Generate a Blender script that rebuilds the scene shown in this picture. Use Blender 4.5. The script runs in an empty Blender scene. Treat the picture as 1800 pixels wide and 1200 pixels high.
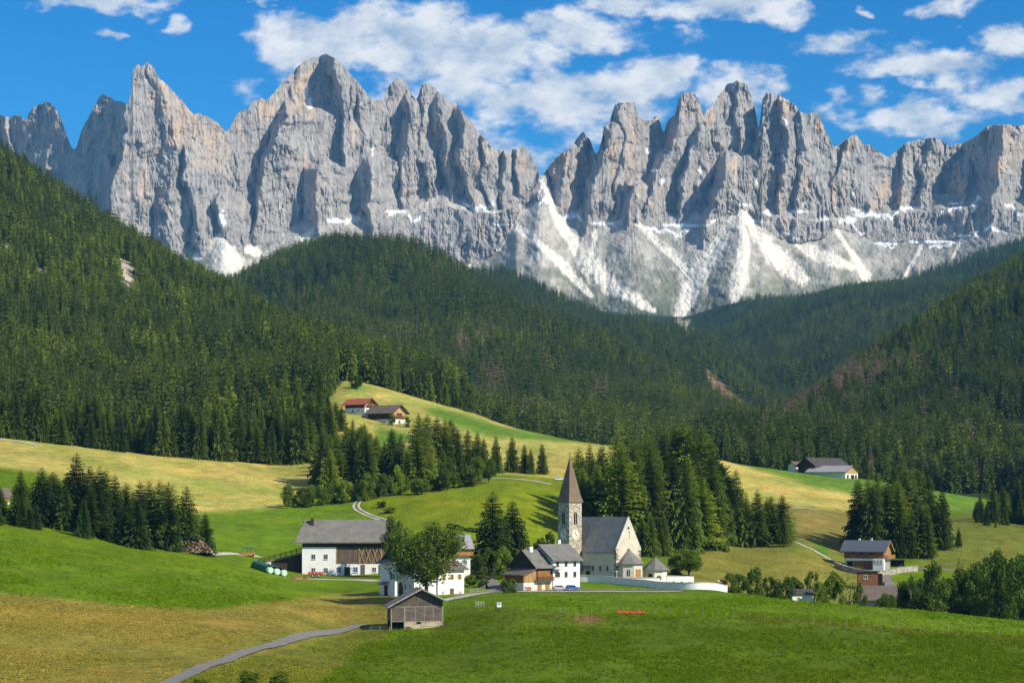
import bpy, bmesh, math, random
import numpy as np
from mathutils import Vector, Matrix, noise as mnoise

# ------------------------------------------------------------------ camera, sky, sun, exposure
SC = bpy.context.scene
COL = SC.collection
F = 3750.0          # focal length in photograph pixels (75 mm on 36 mm)
ZC = 18.4           # eye height above the churchyard
HY = 900.0          # horizon row

cam_d = bpy.data.cameras.new("camera")
cam_d.lens = 75.0
cam_d.sensor_width = 36.0
cam_d.shift_y = 300.0 / 1800.0
cam_d.clip_start = 1.0
cam_d.clip_end = 40000.0
cam = bpy.data.objects.new("camera", cam_d)
cam.location = (0, 0, ZC)
cam.rotation_euler = (math.radians(90), 0, 0)
COL.objects.link(cam)
SC.camera = cam

SUN_AZ, SUN_EL = math.radians(125), math.radians(36)
sun_d = bpy.data.lights.new("sun", 'SUN')
sun_d.energy = 5.0
sun_d.angle = math.radians(0.53)
sun_d.color = (1.0, 0.92, 0.77)
sun = bpy.data.objects.new("sun", sun_d)
S = Vector((math.sin(SUN_AZ) * math.cos(SUN_EL), math.cos(SUN_AZ) * math.cos(SUN_EL), math.sin(SUN_EL)))
sun.rotation_euler = (-S).to_track_quat('-Z', 'Y').to_euler()
sun.location = (300, -200, 400)
COL.objects.link(sun)

vs = SC.view_settings
vs.view_transform = 'Standard'
vs.look = 'None'
vs.exposure = 0.28
vs.gamma = 1.0
vs.use_curve_mapping = False

# clouds: (px, py, half width, half height, weight) as directions seen from the valley
CLOUDS = [
    (560, 85, 150, 60, 1.0), (690, 60, 170, 62, 1.0), (840, 95, 200, 62, 1.0), (1000, 60, 150, 40, .95),
    (1010, 170, 210, 60, 1.0), (1170, 140, 90, 45, .95), (830, 170, 170, 55, .85), (900, 250, 120, 40, .75),
    (1290, 165, 90, 45, .9), (1290, 20, 130, 34, 1.0), (1120, 5, 110, 22, .8), (1480, 90, 90, 24, .8),
    (1650, 125, 130, 42, 1.0), (1775, 85, 60, 40, .9), (1620, 225, 130, 30, .9), (1760, 190, 80, 36, .95),
    (1500, 190, 70, 34, .85), (1640, 32, 60, 20, .85), (140, 12, 130, 26, .95), (305, 58, 36, 24, .8),
    (188, 77, 20, 13, .75), (1528, 33, 18, 10, .7), (880, 275, 110, 40, .6), (450, 150, 40, 30, .45),
    (1600, 170, 40, 18, .6), (760, 10, 60, 14, .5), (480, 5, 60, 12, .7), (1190, 60, 50, 20, .5),
]

def build_world():
    w = bpy.data.worlds.new("World")
    SC.world = w
    w.use_nodes = True
    nt = w.node_tree
    N = nt.nodes
    L = nt.links
    N.clear()
    out = N.new('ShaderNodeOutputWorld')
    bg = N.new('ShaderNodeBackground')
    bg.inputs['Strength'].default_value = 0.078
    L.new(bg.outputs[0], out.inputs[0])
    sky = N.new('ShaderNodeTexSky')
    sky.sky_type = 'NISHITA'
    sky.sun_disc = False
    sky.sun_elevation = SUN_EL
    sky.sun_rotation = SUN_AZ
    sky.altitude = 1500
    sky.air_density = 1.0
    sky.dust_density = 0.15
    sky.ozone_density = 2.5
    hs = N.new('ShaderNodeHueSaturation')
    hs.inputs['Saturation'].default_value = 1.42
    hs.inputs['Value'].default_value = 1.3
    L.new(sky.outputs[0], hs.inputs['Color'])
    tint = N.new('ShaderNodeMixRGB')
    tint.blend_type = 'MULTIPLY'
    tint.inputs[0].default_value = 1.0
    tint.inputs[2].default_value = (0.36, 0.90, 1.06, 1)
    L.new(hs.outputs[0], tint.inputs[1])
    tc = N.new('ShaderNodeTexCoord')
    sep = N.new('ShaderNodeSeparateXYZ')
    L.new(tc.outputs['Generated'], sep.inputs[0])

    def m(op, a, b=None, c=None, clamp=False):
        n = N.new('ShaderNodeMath')
        n.operation = op
        n.use_clamp = clamp
        for i, v in enumerate((a, b, c)):
            if v is None:
                continue
            if isinstance(v, (int, float)):
                n.inputs[i].default_value = v
            else:
                L.new(v, n.inputs[i])
        return n.outputs[0]
    az = m('ARCTAN2', sep.outputs[0], sep.outputs[1])
    el = m('ARCSINE', sep.outputs[2])
    comb = N.new('ShaderNodeCombineXYZ')
    L.new(m('MULTIPLY', az, 1.0), comb.inputs[0])
    L.new(m('MULTIPLY', el, 1.7), comb.inputs[1])

    def noise(scale, detail, rough, off=(0, 0, 0)):
        mp = N.new('ShaderNodeMapping')
        mp.inputs['Location'].default_value = off
        L.new(comb.outputs[0], mp.inputs[0])
        n = N.new('ShaderNodeTexNoise')
        n.inputs['Scale'].default_value = scale
        n.inputs['Detail'].default_value = detail
        n.inputs['Roughness'].default_value = rough
        L.new(mp.outputs[0], n.inputs['Vector'])
        return n.outputs[0]
    # warp the cloud outlines a little
    wx = m('MULTIPLY', m('SUBTRACT', noise(26, 3, .55), .5), .055)
    wy = m('MULTIPLY', m('SUBTRACT', noise(26, 3, .55, (7, 3, 1)), .5), .032)
    azw = m('ADD', az, wx)
    elw = m('ADD', el, wy)
    tot = None
    for px, py, rx, ry, wt in CLOUDS:
        a0 = math.atan((px - 900) / F)
        e0 = math.atan((HY - py) / F)
        dx = m('MULTIPLY', m('SUBTRACT', azw, a0), F / rx)
        dy = m('MULTIPLY', m('SUBTRACT', elw, e0), F / ry)
        r2 = m('ADD', m('MULTIPLY', dx, dx), m('MULTIPLY', dy, dy))
        g = m('MULTIPLY', m('POWER', 2.718, m('MULTIPLY', r2, -.8)), wt)
        tot = g if tot is None else m('MAXIMUM', tot, g)
    # the same broken cloud goes on over the rest of the sky
    low = m('MULTIPLY', m('SUBTRACT', noise(5.5, 2, .5, (2.3, 1.1, 0)), .42), 4.0, clamp=True)
    inx = m('SUBTRACT', 1.0, m('MULTIPLY', m('SUBTRACT', m('ABSOLUTE', az), .24), 18.0, clamp=True))
    iny = m('SUBTRACT', 1.0, m('MULTIPLY', m('SUBTRACT', el, .245), 18.0, clamp=True))
    inside = m('MULTIPLY', inx, iny)
    tot = m('MAXIMUM', tot, m('MULTIPLY', low, m('SUBTRACT', 1.0, inside)))
    fine = noise(42, 6, .62, (1, 5, 0))
    dens = m('ADD', tot, m('MULTIPLY', m('SUBTRACT', fine, .5), 1.45))
    mr = N.new('ShaderNodeMapRange')
    mr.interpolation_type = 'SMOOTHSTEP'
    mr.inputs['From Min'].default_value = .36
    mr.inputs['From Max'].default_value = .82
    L.new(dens, mr.inputs['Value'])
    # thick parts are a little greyer, sunward edges whiter
    lit = m('SUBTRACT', fine, noise(42, 4, .62, (1 - .012, 5 - .016, 0)))
    shade = m('ADD', .60, m('MULTIPLY', lit, 1.6))
    thick = N.new('ShaderNodeMapRange')
    thick.inputs['From Min'].default_value = .6
    thick.inputs['From Max'].default_value = 1.35
    thick.inputs['To Min'].default_value = .14
    thick.inputs['To Max'].default_value = -.08
    L.new(dens, thick.inputs['Value'])
    shade = m('ADD', shade, thick.outputs[0], clamp=True)
    cr = N.new('ShaderNodeValToRGB')
    cr.color_ramp.elements[0].position = .35
    cr.color_ramp.elements[0].color = (4.9, 6.1, 7.6, 1)
    cr.color_ramp.elements[1].position = .95
    cr.color_ramp.elements[1].color = (10.2, 10.3, 10.3, 1)
    L.new(shade, cr.inputs[0])
    mix = N.new('ShaderNodeMixRGB')
    L.new(m('MULTIPLY', mr.outputs[0], .93), mix.inputs[0])
    L.new(tint.outputs[0], mix.inputs[1])
    L.new(cr.outputs[0], mix.inputs[2])
    L.new(mix.outputs[0], bg.inputs[0])
build_world()

# ------------------------------------------------------------------ helpers
def at(px, py, D):
    """point D metres ahead that stands in line with a spot of the photograph"""
    return Vector(((px - 900) / F * D, D, ZC + (HY - py) / F * D))

def tag(o, label=None, cat=None, group=None, kind=None):
    if label: o["label"] = label
    if cat: o["category"] = cat
    if group: o["group"] = group
    if kind: o["kind"] = kind
    return o

def link(o, parent=None):
    COL.objects.link(o)
    if parent is not None:
        o.parent = parent
    return o

def empty(name, loc=(0, 0, 0), rz=0.0):
    o = bpy.data.objects.new(name, None)
    o.empty_display_size = .5
    o.location = loc
    o.rotation_euler = (0, 0, rz)
    return link(o)

def mesh_np(name, verts, faces, mat=None, smooth=False):
    me = bpy.data.meshes.new(name)
    verts = np.asarray(verts, dtype=np.float32)
    faces = np.asarray(faces, dtype=np.int32)
    k = faces.shape[1]
    me.vertices.add(len(verts))
    me.vertices.foreach_set("co", verts.ravel())
    me.loops.add(faces.size)
    me.loops.foreach_set("vertex_index", faces.ravel())
    me.polygons.add(len(faces))
    me.polygons.foreach_set("loop_start", np.arange(0, faces.size, k, dtype=np.int32))
    me.polygons.foreach_set("use_smooth", np.full(len(faces), smooth, dtype=bool))
    me.update(calc_edges=True)
    if mat: me.materials.append(mat)
    return me

def grid_faces(nr, nc):
    i = np.arange(nr * nc).reshape(nr, nc)
    return np.stack([i[:-1, :-1], i[:-1, 1:], i[1:, 1:], i[1:, :-1]], -1).reshape(-1, 4)

def set_col(me, name, arr):
    a = me.attributes.new(name, 'FLOAT_COLOR', 'POINT')
    arr = np.asarray(arr, dtype=np.float32)
    if arr.shape[1] == 3:
        arr = np.concatenate([arr, np.ones((len(arr), 1), np.float32)], 1)
    a.data.foreach_set("color", arr.ravel())

def _hash(ix, iy, seed):
    h = (ix.astype(np.int64) * 374761393 + iy.astype(np.int64) * 668265263 + seed * 1442695041) & 0xffffffff
    h = ((h ^ (h >> 13)) * 1274126177) & 0xffffffff
    h = h ^ (h >> 16)
    return (h & 0xffff) / 65535.0

def vn(x, y, seed=0):
    ix = np.floor(x); iy = np.floor(y)
    fx = x - ix; fy = y - iy
    fx = fx * fx * fx * (fx * (fx * 6 - 15) + 10); fy = fy * fy * fy * (fy * (fy * 6 - 15) + 10)
    a = _hash(ix, iy, seed); b = _hash(ix + 1, iy, seed)
    c = _hash(ix, iy + 1, seed); d = _hash(ix + 1, iy + 1, seed)
    return (a * (1 - fx) + b * fx) * (1 - fy) + (c * (1 - fx) + d * fx) * fy

def fbm(x, y, oct=4, seed=0, gain=.5):
    s = 0; a = 1; t = 0
    for o in range(oct):
        s = s + a * vn(x * 2 ** o + 17.3 * o, y * 2 ** o - 9.1 * o, seed + o)
        t += a; a *= gain
    return s / t          # 0..1

def ridged(x, y, oct=3, seed=0):
    s = 0; a = 1; t = 0
    for o in range(oct):
        s = s + a * (1 - np.abs(2 * vn(x * 2 ** o, y * 2 ** o, seed + o) - 1))
        t += a; a *= .5
    return s / t

def sstep(a, b, x):
    t = np.clip((x - a) / (b - a), 0, 1)
    return t * t * (3 - 2 * t)

def inpoly(px, py, poly):
    px = np.asarray(px, float); py = np.asarray(py, float)
    r = np.zeros(px.shape, bool)
    n = len(poly)
    for i in range(n):
        x1, y1 = poly[i]; x2, y2 = poly[(i + 1) % n]
        if y1 == y2: continue
        c = ((y1 > py) != (y2 > py)) & (px < (x2 - x1) * (py - y1) / (y2 - y1) + x1)
        r ^= c
    return r

# ------------------------------------------------------------------ materials
def newmat(name):
    m = bpy.data.materials.new(name)
    m.use_nodes = True
    nt = m.node_tree
    b = nt.nodes['Principled BSDF']
    b.inputs['Roughness'].default_value = .85
    b.inputs['Specular IOR Level'].default_value = .2
    return m, nt, b

def nd(nt, typ, **kw):
    n = nt.nodes.new(typ)
    for k, v in kw.items():
        setattr(n, k, v)
    return n

def rgbmix(nt, blend, fac, a, b):
    n = nt.nodes.new('ShaderNodeMixRGB')
    n.blend_type = blend
    for i, v in enumerate((fac, a, b)):
        if isinstance(v, (int, float)): n.inputs[i].default_value = v
        elif isinstance(v, tuple): n.inputs[i].default_value = (*v, 1) if len(v) == 3 else v
        else: nt.links.new(v, n.inputs[i])
    return n.outputs[0]

def ntex(nt, scale, detail=4, rough=.55, stretch=(1, 1, 1), coord='Object', rot=(0, 0, 0)):
    tc = nt.nodes.new('ShaderNodeTexCoord')
    mp = nt.nodes.new('ShaderNodeMapping')
    mp.inputs['Scale'].default_value = stretch
    mp.inputs['Rotation'].default_value = rot
    nt.links.new(tc.outputs[coord], mp.inputs[0])
    n = nt.nodes.new('ShaderNodeTexNoise')
    n.inputs['Scale'].default_value = scale
    n.inputs['Detail'].default_value = detail
    n.inputs['Roughness'].default_value = rough
    nt.links.new(mp.outputs[0], n.inputs['Vector'])
    return n.outputs[0]

def ramp(nt, v, p0, c0, p1, c1):
    r = nt.nodes.new('ShaderNodeValToRGB')
    e = r.color_ramp.elements
    e[0].position = p0; e[0].color = (*c0, 1) if len(c0) == 3 else c0
    e[1].position = p1; e[1].color = (*c1, 1) if len(c1) == 3 else c1
    nt.links.new(v, r.inputs[0])
    return r.outputs[0]

def g3(v): return (v, v, v)

def bump(nt, b, h, strength, dist):
    n = nt.nodes.new('ShaderNodeBump')
    n.inputs['Strength'].default_value = strength
    n.inputs['Distance'].default_value = dist
    nt.links.new(h, n.inputs['Height'])
    nt.links.new(n.outputs[0], b.inputs['Normal'])

def simple(name, c, rough=.85, var=.25, scale=1.2, stretch=(1, 1, 1), bmp=0.0, spec=.2, metal=0):
    m, nt, b = newmat(name)
    b.inputs['Roughness'].default_value = rough
    b.inputs['Specular IOR Level'].default_value = spec
    b.inputs['Metallic'].default_value = metal
    n = ntex(nt, scale, 5, .6, stretch)
    f = ramp(nt, n, .3, g3(1 - var), .7, g3(1 + var * .6))
    nt.links.new(rgbmix(nt, 'MULTIPLY', 1.0, c, f), b.inputs['Base Color'])
    if bmp: bump(nt, b, n, .6, bmp)
    return m
# ------------------------------------------------------------------ the land
class Land:
    """height field given by profiles along sight lines: {px: [(distance, row), ...]}"""
    def __init__(self, cols, d0, d1, bx=2.0, bd=2.0, step=10, rows=260, bumps=0.0, seed=3, bw=34.0):
        ks = sorted(cols)
        self.p0 = ks[0]; self.step = step
        self.pxs = np.arange(ks[0], ks[-1] + .1, step)
        self.l0, self.l1, self.rows = math.log(d0), math.log(d1), rows
        lg = np.linspace(self.l0, self.l1, rows)
        Dg = np.exp(lg)
        T = np.zeros((len(ks), rows))
        for i, k in enumerate(ks):
            d = np.array([c[0] for c in cols[k]], float)
            z = np.array([(HY - c[1]) / F * c[0] for c in cols[k]])
            T[i] = np.interp(Dg, d, z)
        Z = np.zeros((len(self.pxs), rows))
        for j in range(rows):
            Z[:, j] = np.interp(self.pxs, ks, T[:, j])
        self.Z = self._blur(self._blur(Z, bx, 0), bd, 1) + ZC
        self.bumps, self.seed, self.bw = bumps, seed, bw
    def _blur(self, Z, s, ax):
        r = int(3 * s) + 1
        k = np.exp(-.5 * (np.arange(-r, r + 1) / s) ** 2); k /= k.sum()
        P = np.pad(Z, [(r, r) if a == ax else (0, 0) for a in (0, 1)], mode='reflect', reflect_type='odd')
        return np.apply_along_axis(lambda v: np.convolve(v, k, 'valid'), ax, P)
    def z(self, x, y):
        x = np.asarray(x, float); y = np.asarray(y, float)
        u = np.clip((900 + F * x / y - self.p0) / self.step, 0, len(self.pxs) - 1.001)
        v = np.clip((np.log(y) - self.l0) / (self.l1 - self.l0) * (self.rows - 1), 0, self.rows - 1.001)
        i = u.astype(int); j = v.astype(int); fu = u - i; fv = v - j
        fu = fu * fu * (3 - 2 * fu) * .5 + fu * .5
        Z = self.Z
        z = (Z[i, j] * (1 - fu) + Z[i + 1, j] * fu) * (1 - fv) + (Z[i, j + 1] * (1 - fu) + Z[i + 1, j + 1] * fu) * fv
        if self.bumps:
            w = self.bw
            z = z + self.bumps * ((fbm(x / w, y / w, 3, self.seed) - .5) * 2 + (fbm(x / w * 5.6, y / w * 5.6, 3, self.seed + 9) - .5) * .35)
        return z
    def mesh(self, name, px, D, mat, smooth=True):
        P, DD = np.meshgrid(px, D)
        X = (P - 900) / F * DD
        Z = self.z(X, DD)
        V = np.stack([X, DD, Z], -1).reshape(-1, 3)
        return mesh_np(name, V, grid_faces(len(D), len(px)), mat, smooth), P.ravel(), DD.ravel(), Z.ravel()

GC = {
 -520: [(60,2400),(120,1640),(300,1196),(420,1050),(620,900),(750,830),(950,750),(1300,700),(1800,720)],
    0: [(60,2400),(120,1640),(300,1198),(420,1056),(620,922),(680,893),(760,850),(950,769),(1300,720),(1800,760)],
  120: [(60,2400),(120,1640),(300,1198),(430,1062),(620,938),(760,866),(950,783),(1300,740),(1800,780)],
  240: [(60,2400),(120,1640),(300,1200),(440,1068),(630,955),(770,890),(950,797),(1300,750),(1800,790)],
  350: [(60,2400),(120,1640),(300,1202),(450,1072),(640,972),(720,930),(800,898),(960,804),(1300,750),(1800,790)],
  500: [(60,2400),(120,1640),(310,1196),(480,1068),(600,1024),(640,1012),(700,958),(800,895),(830,888),(980,812),(1250,720),(1500,740),(1800,770)],
  600: [(60,2400),(120,1640),(310,1200),(470,1110),(560,1048),(640,1014),(670,1000),(720,945),(800,892),(840,880),(960,808),(1080,730),(1260,655),(1450,690),(1800,740)],
  680: [(60,2400),(120,1640),(310,1204),(470,1110),(560,1042),(640,1012),(680,985),(740,930),(815,873),(870,856),(960,802),(1080,748),(1260,675),(1450,700),(1800,750)],
  735: [(60,2400),(120,1640),(320,1206),(460,1114),(490,1092),(540,1056),(570,1032),(640,1000),(720,935),(820,866),(870,850),(1000,790),(1120,728),(1250,692),(1450,720),(1800,760)],
  820: [(60,2400),(120,1640),(330,1206),(460,1102),(490,1075),(545,1050),(580,1030),(640,995),(720,935),(820,856),(870,843),(980,800),(1120,745),(1230,715),(1450,750),(1800,790)],
  900: [(60,2400),(120,1640),(330,1206),(450,1084),(475,1068),(545,1043),(575,1036),(650,988),(720,935),(805,850),(850,840),(920,832),(1000,800),(1120,762),(1200,744),(1420,780),(1800,810)],
 1000: [(60,2400),(120,1640),(330,1206),(450,1086),(478,1072),(556,1040),(600,1022),(660,992),(740,940),(820,872),(900,842),(1050,792),(1180,768),(1400,800),(1800,830)],
 1070: [(60,2400),(120,1640),(330,1208),(450,1088),(480,1072),(550,1042),(600,1020),(660,998),(740,945),(900,850),(1100,786),(1170,778),(1400,806),(1800,830)],
 1160: [(60,2400),(120,1640),(330,1208),(450,1090),(480,1072),(540,1046),(600,1022),(640,1012),(700,975),(760,948),(880,880),(1100,800),(1160,792),(1400,820),(1800,840)],
 1250: [(60,2400),(120,1640),(330,1208),(445,1092),(478,1074),(530,1044),(560,1034),(600,1030),(640,1014),(720,968),(780,940),(880,885),(1050,812),(1120,800),(1300,820),(1800,850)],
 1300: [(60,2400),(120,1640),(330,1208),(440,1098),(478,1074),(530,1038),(560,1048),(610,1048),(680,1005),(750,970),(800,945),(900,890),(1050,826),(1130,812),(1300,830),(1800,860)],
 1400: [(60,2400),(120,1640),(330,1208),(440,1102),(470,1082),(528,1046),(550,1068),(600,1085),(650,1040),(690,1008),(740,965),(800,935),(900,893),(1060,845),(1150,824),(1300,842),(1800,870)],
 1500: [(60,2400),(120,1640),(330,1208),(440,1106),(470,1088),(520,1052),(545,1085),(600,1095),(650,1050),(690,1014),(730,998),(800,960),(900,908),(1080,850),(1170,834),(1300,856),(1800,880)],
 1600: [(60,2400),(120,1640),(330,1210),(440,1110),(470,1094),(512,1060),(540,1098),(600,1100),(650,1055),(690,1020),(740,994),(820,955),(900,915),(1100,860),(1180,848),(1300,870),(1800,890)],
 1700: [(60,2400),(120,1640),(330,1212),(440,1118),(470,1100),(505,1068),(535,1110),(600,1108),(650,1060),(690,1032),(750,995),(850,930),(880,908),(930,910),(1100,878),(1180,868),(1300,880),(1800,900)],
 1800: [(60,2400),(120,1640),(330,1214),(440,1122),(470,1106),(500,1078),(530,1120),(600,1112),(650,1065),(690,1038),(760,990),(860,930),(890,915),(940,912),(1100,892),(1180,888),(1300,890),(1800,905)],
 2320: [(60,2400),(120,1640),(330,1220),(440,1150),(500,1110),(560,1120),(690,1050),(860,940),(1000,910),(1180,890),(1300,880),(1800,880)],
}
ground = Land(GC, 60, 1800, bx=2.2, bd=2.6, bumps=.55)
def gz(x, y): return float(ground.z(np.array([x]), np.array([y]))[0])
def gpy(px, D): return HY - (gz((px - 900) / F * D, D) - ZC) * F / D
def gat(px, D, dz=0.0):
    x = (px - 900) / F * D
    return Vector((x, D, gz(x, D) + dz))

# field colours -------------------------------------------------------------
LUSH = (.118, .200, .002); LUSHD = (.092, .148, .002); HAY = (.285, .238, .044); HAYP = (.470, .410, .110)
OLIVE = (.165, .185, .020); YGRN = (.190, .245, .006); OLIVD = (.110, .130, .012)
FIELDS = [   # (polygon, dmin, dmax, colour, hay amount)
 ([(-600,1040),(0,1043),(80,1047),(200,1061),(300,1069),(380,1069),(470,1060),(560,1047),(640,1041),(700,1043),(700,1100),(640,1108),(560,1128),(420,1160),(300,1210),(200,1300),(-600,1900)], 60, 590, HAY, 1),
 ([(120,1215),(300,1200),(420,1160),(560,1128),(640,1106),(690,1112),(660,1130),(610,1160),(560,1205),(500,1300),(200,2500),(-400,2500)], 60, 520, OLIVE, .6),
 ([(-600,720),(0,745),(100,760),(250,772),(400,785),(550,800),(560,850),(520,884),(470,893),(375,899),(300,900),(230,880),(120,845),(60,828),(0,819),(-600,800)], 700, 1010, HAYP, 1),
 ([(370,902),(470,893),(530,882),(600,874),(640,872),(625,884),(628,897),(660,910),(660,990),(370,990)], 640, 900, (.130,.222,.006), 0),
 ([(634,880),(700,860),(820,845),(900,838),(985,838),(1000,900),(1010,1000),(660,1000),(650,905)], 660, 900, YGRN, .35),
 ([(535,630),(620,640),(735,672),(900,725),(1000,756),(1090,772),(1090,900),(560,900),(535,700)], 900, 1330, HAYP, 1),
 ([(535,632),(600,644),(660,664),(690,676),(640,668),(600,658),(570,656),(570,700),(535,700)], 950, 1330, (.17,.25,.03), .2),
 ([(612,672),(640,678),(645,690),(600,690)], 900, 1330, (.16,.25,.03), .2),
 ([(735,718),(770,714),(820,728),(870,746),(930,757),(1000,763),(1080,769),(1080,782),(990,776),(930,772),(860,768),(810,754),(770,735)], 900, 1330, (.130,.235,.020), 0),
 ([(660,752),(720,758),(730,775),(660,790)], 880, 1150, (.12,.22,.02), .2),
 ([(1255,796),(1290,806),(1350,820),(1400,816),(1420,800),(1560,800),(1560,900),(1500,868),(1440,856),(1390,842),(1340,828),(1280,812)], 900, 1330, (.125,.230,.018), 0),
 ([(1255,803),(1280,812),(1340,828),(1390,842),(1440,856),(1500,868),(1520,900),(1390,888),(1290,880)], 860, 1330, HAYP, 1),
 ([(1290,880),(1390,888),(1520,900),(1520,990),(1440,985),(1400,950),(1390,905),(1290,900)], 760, 1010, (.24,.205,.05), .8),
 ([(1140,950),(1250,935),(1390,935),(1440,955),(1470,975),(1530,1000),(1530,1060),(1280,1060),(1160,1010)], 610, 860, (.24,.230,.042), .7),
 ([(1428,945),(1452,958),(1462,985),(1440,975)], 700, 860, (.10,.22,.015), 0),
 ([(1120,940),(1250,915),(1395,935),(1410,955),(1330,956),(1250,954),(1210,968),(1185,985),(1150,1000)], 600, 860, (.135,.185,.018), .2),
 ([(1560,830),(1720,850),(1740,910),(1640,890),(1560,880)], 860, 1330, (.125,.230,.018), 0),
 ([(1590,960),(1640,925),(1690,903),(1760,895),(1950,890),(2200,900),(2200,1010),(1720,1010),(1610,992)], 690, 1000, (.165,.19,.026), .4),
 ([(800,1068),(1000,1082),(1200,1086),(1400,1096),(1600,1108),(2000,1130),(2300,2500),(500,2500),(560,1205),(640,1130),(760,1110)], 60, 490, LUSHD, 0),
 ([(780,1062),(880,1066),(1000,1074),(1000,1082),(900,1084),(800,1080)], 400, 520, (.115,.165,.010), .2),
 ([(1300,1080),(1500,1095),(1700,1112),(1900,1125),(1900,1132),(1700,1118),(1500,1102),(1300,1088)], 380, 520, (.125,.150,.010), .2),
 ([(1012,1083),(1055,1083),(1062,1090),(1030,1094),(1008,1090)], 400, 500, (.20,.13,.05), 0),
]
def mat_ground():
    m, nt, b = newmat("meadow_grass")
    a = nd(nt, 'ShaderNodeAttribute', attribute_name="col")
    n1 = ntex(nt, .022, 5, .6)
    n2 = ntex(nt, .17, 5, .65, (1, .55, 1))
    n3 = ntex(nt, 1.6, 6, .75, (1, .5, 1))
    n4 = ntex(nt, .06, 4, .6, (1, .6, 1))
    c = rgbmix(nt, 'MULTIPLY', 1.0, a.outputs['Color'], ramp(nt, n1, .3, g3(.80), .7, g3(1.16)))
    c = rgbmix(nt, 'MULTIPLY', 1.0, c, ramp(nt, n2, .32, g3(.74), .68, g3(1.22)))
    c = rgbmix(nt, 'MULTIPLY', 1.0, c, ramp(nt, n3, .32, g3(.58), .68, g3(1.36)))
    # ripe patches
    f = ramp(nt, n4, .50, (0, 0, 0), .72, (.55, .55, .55))
    c = rgbmix(nt, 'MIX', f, c, rgbmix(nt, 'MULTIPLY', 1.0, c, (1.45, 1.08, 1.2)))
    n5 = ntex(nt, .035, 5, .7, (1, .45, 1))
    c = rgbmix(nt, 'MIX', a.outputs['Alpha'], c, rgbmix(nt, 'MULTIPLY', 1.0, c, ramp(nt, n5, .36, (.62, .80, .55), .62, (1.12, 1.02, 1.08))))
    # rows left by the mower where the grass is cut
    tc = nt.nodes.new('ShaderNodeTexCoord')
    mp = nt.nodes.new('ShaderNodeMapping'); mp.inputs['Rotation'].default_value = (0, 0, math.radians(76))
    nt.links.new(tc.outputs['Object'], mp.inputs[0])
    wv = nt.nodes.new('ShaderNodeTexWave')
    wv.inputs['Scale'].default_value = .085; wv.inputs['Distortion'].default_value = 16
    wv.inputs['Detail'].default_value = 3; wv.inputs['Detail Scale'].default_value = .25
    nt.links.new(mp.outputs[0], wv.inputs['Vector'])
    st = ramp(nt, wv.outputs['Fac'], .1, (.82, .92, .70), .6, (1.06, 1.03, 1.03))
    c = rgbmix(nt, 'MIX', a.outputs['Alpha'], c, rgbmix(nt, 'MULTIPLY', 1.0, c, st))
    nt.links.new(c, b.inputs['Base Color'])
    b.inputs['Roughness'].default_value = .9
    b.inputs['Specular IOR Level'].default_value = .08
    mixh = rgbmix(nt, 'ADD', .5, n2, n3)
    bump(nt, b, mixh, .9, .9)
    return m
M = {}
M['ground'] = mat_ground()

FIELDMAP = {}
def field_colour(x, y):
    """colour of the sward at a place"""
    i = np.clip(np.searchsorted(FIELDMAP['px'], 900 + F * x / y), 0, len(FIELDMAP['px']) - 1)
    j = np.clip(np.searchsorted(FIELDMAP['lD'], np.log(y)), 0, len(FIELDMAP['lD']) - 1)
    return FIELDMAP['q'][j, i]
def build_ground():
    px = np.concatenate([np.arange(-500, -20, 12), np.arange(-20, 1821, 3), np.arange(1832, 2310, 12)])
    D = np.exp(np.concatenate([np.linspace(math.log(70), math.log(280), 50)[:-1], np.linspace(math.log(280), math.log(1780), 400)]))
    me, P, DD, Z = ground.mesh("meadow", px, D, M['ground'])
    PY = HY - (Z - ZC) * F / DD
    X = (P - 900) / F * DD
    jx = (fbm(X / 9, DD / 9, 3, 41) - .5) * 9
    jy = (fbm(X / 9, DD / 9, 3, 57) - .5) * 5
    c = np.tile(np.array(LUSH), (len(P), 1)); hay = np.zeros(len(P))
    for poly, d0, d1, colr, h in FIELDS:
        k = inpoly(P + jx, PY + jy, poly) & (DD > d0) & (DD < d1)
        c[k] = colr; hay[k] = h
    # trodden, ripe and weedy blotches that belong to the sward itself
    b1 = fbm(X / 45, DD / 45, 4, 91)
    g = sstep(.5, .75, b1)[:, None]
    c = c * (1 - .25 * g) + c * np.array([1.5, 1.15, 1.0]) * .25 * g
    q = np.concatenate([c, hay[:, None]], 1).reshape(len(D), len(px), 4)
    kb = np.array([1, 2, 3, 2, 1.]) / 9
    for _ in range(2):
        q = sum(kb[i] * np.roll(q, i - 2, 0) for i in range(5)); q = sum(kb[i] * np.roll(q, i - 2, 1) for i in range(5))
    set_col(me, "col", q.reshape(-1, 4))
    FIELDMAP.update(px=px, lD=np.log(D), q=q)
    o = link(bpy.data.objects.new("meadow", me))
    tag(o, kind='structure')
build_ground()

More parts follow.
